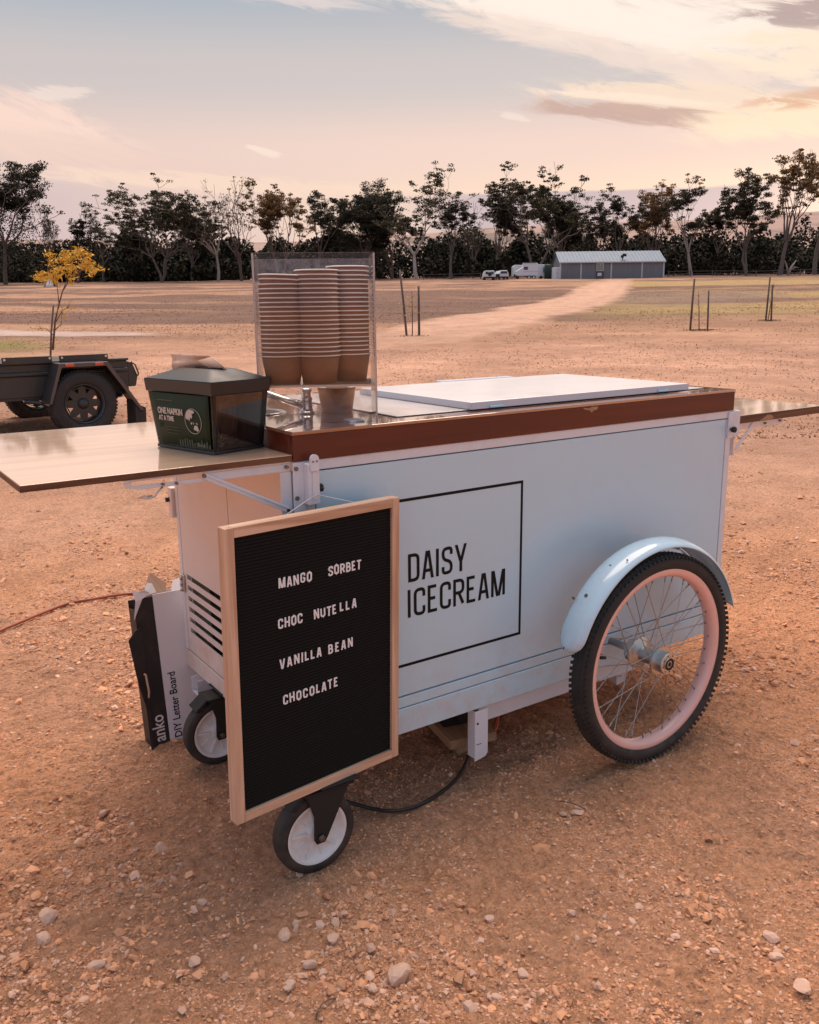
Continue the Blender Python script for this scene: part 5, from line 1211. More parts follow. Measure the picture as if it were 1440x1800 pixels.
spoked_wheel(1); spoked_wheel(-1)
# mudguard over the near wheel
def cart_fender():
    cx, cz = .871, .263; n = 54; a0, a1 = math.radians(16), math.radians(164); prof = []
    yb, yf = -.088, -.163
    for t in np.linspace(0, 1, 9): prof.append((.2840+.0115*math.sin(PI*min(max(t, 0.0), 1))**0.8, yb+(yf-yb)*t))
    prof = [(.2820, yb)]+prof+[(.2800, yf-.0015)]
    vs_, fs = [], []; k = len(prof)
    for i in range(n+1):
        a = a0+(a1-a0)*i/n
        endk = 1.0
        for j, (r, y) in enumerate(prof):
            yy = y
            # rounded front tip
            e = (i-(n-3))/3.0
            if e > 0: yc = (yb+yf)/2; yy = yc+(y-yc)*math.sqrt(max(1-e*e*0.82, 0.02))
            for dr in (0, -.0014): vs_.append((cx+(r+dr)*math.cos(a), yy, cz+(r+dr)*math.sin(a)))
    for i in range(n):
        for j in range(k-1):
            a = (i*k+j)*2; b = ((i+1)*k+j)*2
            fs += [(a, b, b+2, a+2), (a+1, a+3, b+3, b+1)]
        a = (i*k)*2; b = ((i+1)*k)*2; fs.append((a, a+1, b+1, b)); a += (k-1)*2; b += (k-1)*2; fs.append((a, b, b+1, a+1))
    for i in (0, n):
        for j in range(k-1): a = (i*k+j)*2; fs.append((a, a+2, a+3, a+1))
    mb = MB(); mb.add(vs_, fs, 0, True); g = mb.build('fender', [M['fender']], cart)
    a = math.radians(60); st = MB(); T = lambda r, an, y: (cx+r*math.cos(an), y, cz+r*math.sin(an))
    st.add([T(.274, math.radians(66), -.110), T(.274, math.radians(44), -.110), T(.238+.026, math.radians(36), -.104), T(.274, math.radians(66), -.106), T(.274, math.radians(44), -.106), T(.264, math.radians(36), -.101)], [(0, 1, 2), (3, 5, 4), (0, 3, 4, 1), (1, 4, 5, 2), (2, 5, 3, 0)]); st.build('stay', M['paint_frame'], g)
    def dot(an, y, r=.0045, m_='bolt'):
        q = Vector((math.cos(an), 0, math.sin(an))); c = Vector((cx, y, cz))+q*.294
        d = MB(); d.tube([c-q*.002, c+q*.003], r, n=8); d.build('bolt', M[m_], g)
    dot(math.radians(138), -.124); dot(math.radians(141), -.094, .003)
    d = MB(); 
    for an, y, r in ((120, -.125, .0028), (114, -.150, .0022), (163, -.122, .003)):
        q = Vector((math.cos(math.radians(an)), 0, math.sin(math.radians(an)))); c = Vector((cx, y, cz))+q*(.2945 if an < 160 else .2940); d.tube([c-q*.0010, c+q*.0012], r, n=6)
    d.build('paint_chip', M['black'], g)
    for y0_, an in ((0, 60),):
        q = Vector((math.cos(math.radians(an)), 0, math.sin(math.radians(an)))); c = Vector((cx, -.088, cz))+q*.276; d = MB(); d.tube([c, c+Vector((0, .09, 0))], .004, n=8); d.build('bracket_rod', M['alu'], g)
cart_fender()
# castors
def castor(x, y):
    R_, w = .085, .036; c = (x, y, R_)
    f = MB()
    for s_ in (-1, 1):
        yy = y+s_*.026
        f.prism([(x-.014, R_-.004), (x-.009, R_-.014), (x+.009, R_-.014), (x+.016, R_-.004), (x+.052, .150), (x+.066, .176), (x-.026, .176), (x-.012, .130)], 'y', min(yy, yy+s_*.004), max(yy, yy+s_*.004))
    f.box(x-.030, x+.078, y-.0305, y+.0305, .1765, .182); f.prism([(x-.060, .158), (x-.030, .182), (x+.03, .184), (x+.03, .1765), (x-.028, .1765), (x-.048, .150)], 'y', y-.024, y+.024)
    f.lathe([(0, .1822), (.030, .1822), (.030, .189), (0, .189)], 20, (x+.036, y, 0)); f.box(x+.0, x+.085, y-.040, y+.040, .1892, .1930)
    fk = f.build('castor_fork', M['black'], cart, .0012)
    t = MB(); pr = [(.0615, -w/2+.002), (.066, -w/2), (.079, -w/2+.002), (.0845, -w/2+.008), (.085, 0), (.0845, w/2-.008), (.079, w/2-.002), (.066, w/2), (.0615, w/2-.002)]
    pr = [(r_+.0035*(r_ < .08), h_) for r_, h_ in pr]; t.lathe(pr, 56, c, 'y', closed_prof=True); t.build('castor_tyre', M['rubber'], fk)
    d = MB(); d.lathe([(.0652, -w/2+.001), (.0605, -w/2+.001), (.0565, -w/2+.005), (.052, -w/2+.010), (.022, -w/2+.011), (.019, -w/2+.004), (.008, -w/2+.003), (.0, -w/2+.003)], 48, c, 'y')
    d.lathe([(.0615, w/2-.001), (.0575, w/2-.001), (.048, w/2-.010), (.022, w/2-.011), (.008, w/2-.003), (0, w/2-.003)], 48, c, 'y')
    for k in range(5):
        a = 2*PI*k/5+.5; T = Matrix.Translation(c) @ Matrix.Rotation(-a, 4, 'Y'); d.box(.018, .055, -w/2+.0045, -w/2+.0115, -.0028, .0028, T=T)
        T = Matrix.Translation(c) @ Matrix.Rotation(-a-.63, 4, 'Y'); d.box(.030, .053, -w/2+.0080, -w/2+.0118, -.0009, .0009, T=T)
    d.build('castor_disc', M['white_disc'], fk)
    b = MB(); b.tube([(x, y-.0365, R_), (x, y-.0300, R_)], .0070, n=6); b.tube([(x, y-.0385, R_), (x, y-.0300, R_)], .0038, n=10); b.build('axle_nut', M['bolt'], fk); b = MB(); b.tube([(x, y+.03, R_), (x, y+.036, R_)], .007, n=6); b.build('axle_nut', M['bolt'], fk)
M['white_disc'] = mat('white_nylon', (0.78, 0.76, 0.75), 0.45, var=0.04, dirt=(0.5, 0.33, 0.24), dirt_amt=0.35, dscale=30)
castor(-.014, -.052); castor(-.006, .462); 
# tap and well on the counter
tap = MB(); tx, ty = .160, .243
tap.lathe([(0, 0), (.0175, 0), (.0178, .0035), (.0150, .0045), (.0128, .010), (.0120, .028), (.0135, .031), (.0105, .036), (.0095, .044), (.0128, .050), (.0130, .053), (0, .0545)], 32, (tx, ty, H_+.0001))
tb = tap.build('rinse_tap', M['chrome'], cart)
sp_ = MB(); sp_.tube([(tx-.006, ty, H_+.016), (tx-.045, ty+.026, H_+.032), (tx-.085, ty+.052, H_+.050)], [.0075, .0068, .0065], n=14); sp_.build('spout', M['chrome'], tb)
w_ = MB(); w_.lathe([(.052, .0), (.060, .0022), (.066, .0024), (.067, .0004), (.052, .0002)], 40, (.080, .330, H_+.0002), closed_prof=True); wl_ = w_.build('rinse_well', M['chrome'], cart)
w_ = MB(); w_.lathe([(0, .0003), (.0515, .0004)], 32, (.080, .330, H_+.0002)); w_.build('well_opening', M['dark'], wl_)

# ================================================================ hanging letter board
def RM(a, b, c):
    return Matrix.Rotation(a, 4, 'Z') @ Matrix.Rotation(b, 4, 'X') @ Matrix.Rotation(c, 4, 'Y')
BW, BH, BB = .3821, .5471, .0175
MBd = RM(.1303, .0151, .0104); TLp = Vector((-.1894, -.1197, .7411))
lb = thing('letter_board', 'black felt letter board in pale oak frame listing four flavours, hung on the cart corner', 'letter board')
lb.matrix_world = Matrix.Translation(TLp-(MBd.to_3x3() @ Vector((0, 0, BH)))) @ MBd
D_ = .024
MB().box(0, BB, 0, D_, 0.0, BH).build('frame_rail', M['oak_z'], lb, .0006); MB().box(BW-BB, BW, 0, D_, 0, BH).build('frame_rail', M['oak_z'], lb, .0006)
MB().box(BB+.0002, BW-BB-.0002, 0, D_, 0, BB).build('frame_rail', M['oak'], lb, .0006); MB().box(BB+.0002, BW-BB-.0002, 0, D_, BH-BB, BH).build('frame_rail', M['oak'], lb, .0006)
mb = MB(); n = 84; z0, z1 = BB, BH-BB; poly = []
for i in range(n):
    za = z0+(z1-z0)*i/n; dz = (z1-z0)/n; poly += [(.0075, za), (.0060, za+dz*.2), (.0060, za+dz*.8), (.0075, za+dz*.98)]
poly += [(.0095, z1), (.0095, z0)]
# convex strips instead of one concave n-gon
for i in range(n):
    za = z0+(z1-z0)*i/n; dz = (z1-z0)/n; mb.add([(BB, .0078, za), (BW-BB, .0078, za), (BB, .0060, za+dz*.2), (BW-BB, .0060, za+dz*.2), (BB, .0060, za+dz*.78), (BW-BB, .0060, za+dz*.78), (BB, .0078, za+dz*.98), (BW-BB, .0078, za+dz*.98), (BB, .0078, za+dz), (BW-BB, .0078, za+dz)],
        [(0, 1, 3, 2), (2, 3, 5, 4), (4, 5, 7, 6), (6, 7, 9, 8)])
mb.build('felt_panel', M['felt'], lb)
MB().box(BB-.001, BW-BB+.001, .0120, .0150, z0-.001, z1+.001).build('backing', M['black'], lb)
ROWS = [('MANGO', .105, .1762, .1265, 0), ('SORBET', .2137, .290, .1258, 0), ('CHOC', .1017, .1538, .2010, 0), ('NUTE', .1798, .2306, .2015, 0), ('LLA', .2389, .2786, .2005, 0),
        ('VANILLA', .1022, .1948, .2775, 0), ('BEAN', .2109, .2687, .2783, 0), ('CHOCOLATE', .1073, .2314, .3490, 0)]
for txt, u0, u1, vb, _ in ROWS:
    hh, th = .0186, .0030; ws = [max(GL[c][0]*.0115, .003) for c in txt]; gp = (u1-u0-sum(ws))/(len(txt)-1); u = u0
    for c, w in zip(txt, ws):
        g = MB(); jz = random.uniform(-.0009, .0009); glyph(g, c, 0, 0, w, hh, th, 0, .0012)
        o = g.build('letter', M['letter'], lb); o.location = (u, .0046, BH-vb+jz); o.rotation_euler = (0, random.uniform(-.035, .035), 0); u += w+gp
mb = MB(); a = (.125, .02, BH-.004); b = (.30, .02, BH-.004)
Mi = lb.matrix_world.inverted(); hk = Mi @ Vector((.033, -.0275, .7560)); hk1 = Mi @ Vector((.024, -.026, .7520)); hk2 = Mi @ Vector((.043, -.024, .7520))
mb.tube([a, tuple(hk1), tuple(hk), tuple(hk2), b], .0009, n=5); mb.build('hanging_string', M['string'], lb)

# ================================================================ acrylic cup dispenser and cups
def proj(P):
    q = np.array(P)-CAM; z = q@AF; return 720+F_PX*(q@AR)/z, 900+F_PX*(q@AD)/z
ang = math.radians(-28.5); FLc = Vector((.0005, .1390, H_)); DW, DD_, DH = .233, .150, .324
dp = thing('cup_dispenser', 'tall clear acrylic cup dispenser standing on the counter corner', 'dispenser', tuple(FLc), ang)
T3 = .0035; SH = .0742
def AP(name, x0, x1, y0, y1, z0, z1, m_): return MB().box(x0, x1, y0, y1, z0, z1).build(name, m_, dp)
def sheet(name, x0, x1, y0, y1, z0, z1, thin, face_m='acrylic'):
    """clear slab whose narrow sawn edges catch light; thin = axis of thickness"""
    me = MB().box(x0, x1, y0, y1, z0, z1); o = me.build(name, [M[face_m], M['acrylic_edge']], dp)
    ax = {'x': 0, 'y': 1, 'z': 2}[thin]
    for p in o.data.polygons: p.material_index = 0 if abs(p.normal[ax]) > 0.9 else 1
    return o
sheet('front_sheet', 0, DW, 0, T3, .0, DH, 'y', 'acrylic')
sheet('back_sheet', 0, DW, DD_-T3, DD_, .0, DH-.004, 'y', 'acrylic_back')
sheet('side_sheet', 0, T3, T3+.0002, DD_-T3-.0002, .0, DH-.001, 'x'); sheet('side_sheet', DW-T3, DW, T3+.0002, DD_-T3-.0002, .0, DH-.001, 'x')
sheet('shelf', T3+.0002, DW-T3-.0002, T3+.0004, DD_-T3-.0004, SH-.004, SH, 'z')
def cup_mesh():
    b = MB(); b.lathe([(0, .0025), (.0325, .0025), (.0328, 0), (.0332, 0), (.0418, .0545), (.0412, .0545), (.0326, .0032), (0, .0030)], 40)
    r = MB(); pr = [(.0424+.0017*math.cos(a), .0550+.0013*math.sin(a)) for a in np.linspace(0, 2*PI, 8, endpoint=False)]; r.lathe(pr, 40, closed_prof=True)
    return b, r
cb, cr = cup_mesh(); cb_me = cb.mesh('cup_body'); cb_me.materials.append(M['kraft']); cr_me = cr.mesh('cup_rim'); cr_me.materials.append(M['rim_paper'])
def cup(loc, label, group=None, tilt=(0, 0)):
    t = thing('paper_cup', label, 'cup', tuple(loc), random.uniform(0, 6.28), group); t.rotation_euler[0] = tilt[0]; t.rotation_euler[1] = tilt[1]
    for nm, me in (('cup_body', cb_me), ('rim', cr_me)): o = bpy.data.objects.new(nm, me); COL.objects.link(o); o.parent = t
Md = Matrix.Translation(FLc) @ Matrix.Rotation(ang, 4, 'Z')
def stack(pxc, ly, count, pitch, which, twist=0.0):
    lo, hi = .0, DW
    for _ in range(30):
        mid = (lo+hi)/2; P = Md @ Vector((mid, ly, SH+.05))
        if proj(P)[0] < pxc: lo = mid
        else: hi = mid
    print('stack', which, round(lo, 3), ly)
    lo = min(max(lo, T3+.0455), DW-T3-.0455)
    for i in range(count):
        P = Md @ Vector((lo+random.uniform(-.0003, .0003), ly+random.uniform(-.0003, .0003), SH+.0004+i*pitch))
        lab = f'bottom kraft paper cup of the {which} stack in the clear dispenser' if i == 0 else (f'topmost kraft paper cup of the {which} stack in the clear dispenser' if i == count-1 else f'kraft paper cup nested in the middle of the {which} stack, white rim showing')
        tl = (0, 0) if i < count-2 or which != 'left' else (random.uniform(.02, .04), random.uniform(.02, .05))
        cup(P, lab, f'cups nested in the {which} stack' if 0 < i < count-1 else 'paper cups', tl)
stack(484, .052, 19, .0086, 'left'); stack(561, .052, 20, .0086, 'middle'); stack(619, .100, 21, .0086, 'right')
cup((.2265, .2280, H_+.0006), 'single kraft paper cup standing on the counter below the stacks', 'paper cups')
o = MB().box(0, .031, 0, .034, .0004, .0034).build('foot_pad', M['carton_white'], dp); o.location = (.178, -.004, 0); o.rotation_euler = (0, 0, .35)

# ================================================================ napkin dispenser
u = Vector((math.cos(math.radians(-75)), math.sin(math.radians(-75)))); v = Vector((math.cos(math.radians(15)), math.sin(math.radians(15))))
P0 = Vector((-.119, .080)); cN = P0-u*.0925+v*.060
nd = thing('napkin_dispenser', 'black napkin dispenser with a dark green printed front, on the left flap', 'dispenser', (cN.x, cN.y, ZL+.0006), math.radians(15))
def frust(mb, x0, x1, y0, y1, z0, z1, k, th, sides='xXyY'):
    """tapered wall panels between z0 and z1; the top is k times wider"""
    def c(x, y, s_): return (x*s_, y*s_)
    for sd_ in sides:
        if sd_ == 'x': a, b, n_ = (x0, y1), (x0, y0), (th, 0)
        elif sd_ == 'X': a, b, n_ = (x1, y0), (x1, y1), (-th, 0)
        elif sd_ == 'y': a, b, n_ = (x0, y0), (x1, y0), (0, th)
        else: a, b, n_ = (x1, y1), (x0, y1), (0, -th)
        pts = [(a[0], a[1], z0), (b[0], b[1], z0), (b[0]*k, b[1]*k, z1), (a[0]*k, a[1]*k, z1)]
        pts += [(p[0]+n_[0], p[1]+n_[1], p[2]) for p in pts]
        mb.add(pts, [(0, 1, 2, 3), (4, 7, 6, 5), (0, 4, 5, 1), (1, 5, 6, 2), (2, 6, 7, 3), (3, 7, 4, 0)])
KX = 1.13
mb = MB(); frust(mb, -.058, .058, -.090, .090, .006, .1095, KX, .0022); mb.build('smoked_walls', M['smoke'], nd)
MB().box(-.060, .060, -.092, .092, 0, .0058).build('base', M['plastic'], nd, .0015)
mb = MB()
for sx in (-1, 1):
    for sy in (-1, 1):
        x_, y_ = sx*.057, sy*.089
        q0 = [(x_, y_), (x_-sx*.008, y_), (x_-sx*.008, y_-sy*.008), (x_, y_-sy*.008)]
        mb.add([(p[0], p[1], .006) for p in q0]+[(p[0]*KX-0, p[1]*KX, .109) for p in q0], [(0, 1, 2, 3), (4, 7, 6, 5), (0, 4, 5, 1), (1, 5, 6, 2), (2, 6, 7, 3), (3, 7, 4, 0)])
mb.build('corner_post', M['plastic'], nd)
# green card, slightly bowed
mb = MB(); n = 14; vs_ = []
for i in range(n+1):
    s_ = i/n; y_ = .080-.163*s_; bow = -.0030*math.sin(PI*s_)
    for z_, k_ in ((.0075+.002*math.sin(PI*s_), 1.0), (.1090, KX)): vs_ += [(-.0600*k_+bow-.0006, y_*k_, z_), (-.0600*k_+bow+.0004, y_*k_, z_)]
fs = []
for i in range(n):
    a, b = 4*i, 4*i+4; fs += [(a, b, b+2, a+2), (a+1, a+3, b+3, b+1), (a, a+1, b+1, b), (a+2, b+2, b+3, a+3)]
fs += [(0, 2, 3, 1), (4*n, 4*n+1, 4*n+3, 4*n+2)]
mb.add(vs_, fs, 0, True); card = mb.build('printed_card', M['green'], nd)
def card_pt(s_, z_, lift=.0006):
    k_ = 1+(KX-1)*(z_-.0075)/.1015; return Vector((-.0600*k_-.0030*math.sin(PI*s_)-.0006-lift, (.080-.163*s_)*k_, z_))
def card_M(s_, z_, ds=.2):
    a = card_pt(s_, z_); b = card_pt(s_+ds, z_); c = card_pt(s_, z_+.02); r_ = (b-a).normalized(); up = (c-a); up = (up-r_*up.dot(r_)).normalized(); n_ = r_.cross(up)
    return Matrix(((r_.x, up.x, n_.x, a.x), (r_.y, up.y, n_.y, a.y), (r_.z, up.z, n_.z, a.z), (0, 0, 0, 1)))
font_text('lettering', 'ONE NAPKIN', .0165, M['card_print'], card, card_M(.09, .0690, .3), bold=.0006, xs=.86)
font_text('lettering', 'AT A TIME', .0130, M['card_print'], card, card_M(.09, .0560, .3), bold=.0005, xs=.86)
font_text('lettering', 'BioPak', .0105, M['card_print'], card, card_M(.77, .0125, .14), bold=.0002, xs=.9)
mb = MB()
for k, (w_, x_) in enumerate(((.045, .012), (.052, .010), (.040, .012))): mb.box(x_, x_+w_, .0, .0012, 0, .0004, T=card_M(.14, .044-.006*k, .3))
mb.tube([tuple(card_M(.115, .046, .2) @ Vector((.0045*math.cos(a), .0045*math.sin(a), 0))) for a in np.linspace(0, 2*PI, 14, endpoint=False)], .0005, n=4, closed=True)
for k in range(14): mb.box(k*.0075, k*.0075+.0045, 0, random.uniform(.008, .018), 0, .0003, T=card_M(.40, .010, .3)) if k > 0 else None
mb.box(0, .052, 0, .002, 0, .0003, T=card_M(.12, .094, .3)); mb.build('faint_print', M['card_faint'], card)
mb = MB(); GM = card_M(.645, .0600, .18); GM.translation += Vector((0, 0, 0)); gr = .0235
GM = card_M(.74, .0600, .14)
mb.tube([tuple(GM @ Vector((gr*math.cos(a), gr*math.sin(a), .0006))) for a in np.linspace(0, 2*PI, 40, endpoint=False)], .0006, n=4, closed=True)
for poly in ([(-.021, .006), (-.019, .012), (-.014, .019), (-.006, .0215), (.003, .021), (.007, .018), (.004, .015), (-.002, .014), (.0, .009), (-.004, .004), (-.006, .008), (-.009, .003), (-.010, -.001), (-.013, .004), (-.017, .002)],
             [(.0, -.014), (.002, -.009), (.006, -.007), (.009, -.0085), (.010, -.006), (.013, -.011), (.014, -.016), (.010, -.019), (.006, -.0165), (.001, -.0165)],
             [(-.008, -.004), (-.004, -.001), (-.003, -.005), (-.006, -.0065)], [(.007, -.002), (.012, -.003), (.014, -.0055), (.009, -.0045)], [(-.001, -.002), (.001, -.001), (.002, -.005), (0, -.006)]):
    mb.add([tuple(GM @ Vector((p[0], p[1], .0009))) for p in poly], [tuple(range(len(poly)))])
mb.build('globe_print', M['card_print'], card)
# lid: band and domed top
B0, B1 = (-.0680, .0680, -.1055, .1055), .1345
mb = MB(); mb.add([(x_, y_, .1095) for x_, y_ in ((B0[0], B0[2]), (B0[1], B0[2]), (B0[1], B0[3]), (B0[0], B0[3]))]+[(x_*1.03, y_*1.02, B1) for x_, y_ in ((B0[0], B0[2]), (B0[1], B0[2]), (B0[1], B0[3]), (B0[0], B0[3]))],
       [(0, 3, 2, 1), (0, 1, 5, 4), (1, 2, 6, 5), (2, 3, 7, 6), (3, 0, 4, 7), (4, 5, 6, 7)]); band = mb.build('lid_band', M['plastic'], nd, .002)
nx, ny = 24, 30; vs_, fs = [], []
for i in range(nx+1):
    for j in range(ny+1):
        a, b = i/nx*2-1, j/ny*2-1; prof_ = (1-abs(a)**1.7)*(1-abs(b)**2.2)
        ridge = .0225*min(1-abs(a), (1-abs(b))*1.25, .62)/.62
        vs_.append((a*.0695, b*.1065, B1+.0004+ridge*.66+.006*prof_-.007*math.exp(-(a/.22)**2-(b/.5)**2)))
for i in range(nx):
    for j in range(ny): a = i*(ny+1)+j; fs.append((a, a+ny+1, a+ny+2, a+1))
MB().add(vs_, fs, 0, True).build('domed_lid', M['plastic'], nd)
mb = MB(); mb.tube([(.012*math.cos(a)*.7, -.01+.040*math.sin(a), B1+.0195) for a in np.linspace(0, 2*PI, 24, endpoint=False)], .0015, n=6, closed=True); mb.build('slot_rim', M['plastic'], nd)
# inside: napkin pack, wire spring rack seen through the smoked end
MB().box(-.045, .045, -.030, .082, .008, .100).build('napkin_pack', M['napkin'], nd)
mb = MB()
for x_ in (-.020, .020): mb.tube([(x_, -.060, .012), (x_, -.060, .080), (x_*.6, -.060, .092), (0, -.060, .096)], .0011, n=6)
mb.tube([(-.020, -.060, .012), (.020, -.060, .012)], .0011, n=6)
for x_ in (-.008, .004, .012, .028): mb.tube([(x_, -.072, .010), (x_, -.070, .085)], .0008, n=5)
for z_ in (.016, .024): mb.tube([(-.022, -.070, z_), (.03, -.070, z_)], .0008, n=5)
for k in range(4): mb.lathe([(.0045, .010+k*.006), (.0045, .012+k*.006)], 10, (-.026, -.068, 0))
mb.build('wire_rack', M['chrome'], nd)
# the napkin pulled through the slot: a folded sheet, thick enough to hold shape
def loose_napkin():
    t = MB(); L2 = Matrix.Translation((cN.x, cN.y, ZL)) @ Matrix.Rotation(math.radians(15), 4, 'Z')
    def w(px, py, dd): # point at pixel, at forward distance dd
        return tuple(at(px, py, dd))
    base = L2 @ Vector((0, -.02, B1+.012)); Dn = dfwd(base.x, base.y)
    A = [w(406, 657, Dn-.01), w(393, 650, Dn+.005), w(372, 648, Dn+.02), w(340, 650, Dn+.035), w(305, 653, Dn+.05)]
    B = [w(404, 655, Dn-.012), w(386, 640, Dn-.005), w(368, 624, Dn+.01), w(338, 623, Dn+.03), w(300, 621, Dn+.055)]
    n = 12; vs_, fs = [], []
    for i in range(n+1):
        s_ = i/n*4; k = min(int(s_), 3); f = s_-k; a = np.array(A[k])*(1-f)+np.array(A[k+1])*f; b = np.array(B[k])*(1-f)+np.array(B[k+1])*f
        for j in range(7):
            q = a*(1-j/6)+b*j/6; q = q+np.array([FH[0], FH[1], 0])*(.006*math.sin(i*.9+j*.7)+.004*math.sin(j*1.9)); vs_.append(tuple(q))
    for i in range(n):
        for j in range(6): a = i*7+j; fs.append((a, a+7, a+8, a+1))
    t.add(vs_, fs, 0, True); o = t.build('napkin', M['napkin'])
    so_ = o.modifiers.new('solid', 'SOLIDIFY'); so_.thickness = .0012
    # front fold lying toward the slot
    t2 = MB(); F_ = [w(346, 634, Dn+.0), w(372, 627, Dn-.012), w(388, 640, Dn-.02), w(405, 656, Dn-.02), w(398, 656, Dn-.012), w(370, 648, Dn-.010)]
    t2.add(F_, [(0, 1, 2), (0, 2, 5), (2, 4, 5), (2, 3, 4)], 0, True); p = t2.build('front_fold', M['napkin'], o); so2 = p.modifiers.new('solid', 'SOLIDIFY'); so2.thickness = .0012
    tag(o, 'kraft napkin pulled up through the slot of the black dispenser', 'napkin')
loose_napkin()

# ================================================================ things round the cart on the ground
# letter board carton leaning behind the cart end
def carton():
    base = Vector((-.123, .622, .0)); tilt_b = math.radians(-10); roll = math.radians(1.2)
    t = thing('letter_board_carton', 'tall open carton, black strip beside white, leaning behind the left end of the cart', 'box', tuple(base), 0)
    t.rotation_euler = (tilt_b, roll, 0.05)
    Hc, Wc, Dc, S = .392, .235, .045, .050
    mb = MB(); mb.box(S, Wc, 0, .0025, 0.004, Hc); mb.box(Wc-.002, Wc, .003, Dc, .004, Hc-.01); mb.box(S, Wc, Dc-.002, Dc, .004, Hc); mb.box(0, Wc, .003, Dc-.003, .004, .007); mb.build('carton_body', M['carton_white'], t, .0008)
    mb = MB(); mb.box(0, S-.0005, 0, .0025, -.004, Hc-.004); mb.box(0, .002, .003, Dc, .004, Hc-.03); mb.box(0, S-.0005, Dc-.002, Dc, .004, Hc-.01); mb.build('black_strip', M['carton_black'], t, .0008)
    # torn outer flap hanging off the left edge
    z = [.02, .12, .16, .26, .305, .31]; 
    mb = MB(); mb.add([(-.003, -.003, -.002), (.004, -.004, -.002), (-.003, -.003, .11), (-.017, -.010, .17), (-.030, -.014, .29), (-.010, -.010, .310), (.010, -.004, .318), (.008, -.002, .20)], [(0, 1, 7, 2), (2, 7, 3), (3, 7, 6, 5, 4)]); f_ = mb.build('torn_flap', M['carton_black'], t); so_ = f_.modifiers.new('solid', 'SOLIDIFY'); so_.thickness = .002
    mb = MB(); mb.tube([(-.002, -.014, .198), (.002, -.016, .196), (.006, -.014, .150), (.004, -.012, .135)], .0028, n=6); mb.build('tape_edge', M['reflector'] if False else M['carton_brown'], t)
    # crushed top corner and loose brown sheet with a printed slip
    mb = MB(); mb.add([(-.004, -.002, Hc-.055), (.004, -.004, Hc-.01), (.0, .004, Hc+.022), (.014, .0, Hc+.012), (.03, -.001, Hc+.016), (.045, .0, Hc+.004), (.022, -.003, Hc-.006), (.006, -.003, Hc-.035)], [(0, 7, 1), (1, 7, 6, 3), (1, 3, 2), (3, 6, 5, 4)]); c_ = mb.build('crushed_corner', M['carton_white'], t); so_ = c_.modifiers.new('solid', 'SOLIDIFY'); so_.thickness = .002
    mb = MB(); mb.add([(.016, .010, Hc-.02), (.090, .016, Hc-.01), (.098, .022, Hc+.020), (.062, .030, Hc+.052), (.058, .03, Hc+.05)], [(0, 1, 2, 3, 4)]); s_ = mb.build('packing_sheet', M['carton_brown'], t); so_ = s_.modifiers.new('solid', 'SOLIDIFY'); so_.thickness = .002
    mb = MB(); mb.add([(.028, .0115, Hc-.004), (.066, .0135, Hc+.002), (.060, .020, Hc+.026), (.046, .0225, Hc+.030)], [(0, 1, 2, 3)]); l_ = mb.build('printed_slip', M['letter'], s_)
    mb = MB(); mb.add([(.10, .012, Hc-.02), (.150, .012, Hc-.02), (.15, .03, Hc+.03), (.118, .03, Hc+.022)], [(0, 1, 2, 3)]); s2 = mb.build('packing_sheet', M['carton_white'], t); so_ = s2.modifiers.new('solid', 'SOLIDIFY'); so_.thickness = .002
    R90 = Matrix(((0, -1, 0, 0), (0, 0, -1, 0), (1, 0, 0, 0), (0, 0, 0, 1)))
    font_text('lettering', 'anko', .046, M['card_print_w'], t, Matrix.Translation((.0385, -.0006, .012)) @ R90, bold=.0006, xs=.78)
    font_text('lettering', 'DIY Letter Board', .0285, M['ink'], t, Matrix.Translation((.0830, -.0006, .010)) @ R90, bold=.0003, xs=.86)
M['card_print_w'] = mat('white_print', (0.72, 0.66, 0.66), 0.6)
carton()
# timber offcut with a power adaptor under the cart
tb_ = thing('timber_board', 'short raw timber board lying on the dirt under the cart', 'board', (.56, .24, 0), math.radians(-12))
b_ = MB().box(-.065, .065, -.11, .10, .018, .042).build('plank', M['timber'], tb_, .001)
MB().box(-.045, .03, -.105, -.06, -.012, .0175).build('block', M['timber'], tb_, .001); MB().box(-.045, .03, .05, .095, -.012, .0175).build('block', M['timber'], tb_, .001)
pa = thing('power_box', 'black electrical box sitting on the timber board under the cart', 'power box', (.56, .27, .0425), math.radians(-12))
MB().box(-.045, .045, -.07, .07, 0, .065).build('housing', M['plastic'], pa, .004)
mb = MB(); 
for k in range(6): mb.box(-.0475, .0475, -.06+.02*k, -.052+.02*k, .008, .058)
mb.build('cooling_fin', M['black'], pa, .001); MB().tube([(.0, -.07, .03), (.0, -.095, .03)], .014, n=12).build('plug', M['black'], pa)
def cable(name, label, pts, r, m_, cat='cable'):
    P = [Vector(p) for p in pts]; out = []
    for i in range(len(P)-1):
        p0, p1, p2, p3 = P[max(i-1, 0)], P[i], P[i+1], P[min(i+2, len(P)-1)]
        for k in range(8):
            t = k/8; out.append(0.5*((2*p1)+(-p0+p2)*t+(2*p0-5*p1+4*p2-p3)*t*t+(-p0+3*p1-3*p2+p3)*t**3))
    out.append(P[-1]); tag(MB().tube(out, r, n=10).build(name, M[m_]), label, cat)
def gp(px, py, h=.008): p = pix_ground(px, py); return (p[0], p[1], p[2]+h)
cable('power_cable', 'black cable curving over the dirt from under the cart towards the front castor', [(.545, .16, .075), (.520, .13, .05), gp(822, 1345, .02), gp(800, 1376, .006), gp(760, 1408), gp(725, 1425), gp(690, 1431), gp(655, 1427), gp(612, 1415), gp(575, 1400), gp(520, 1390)], .0042, 'cable_black')
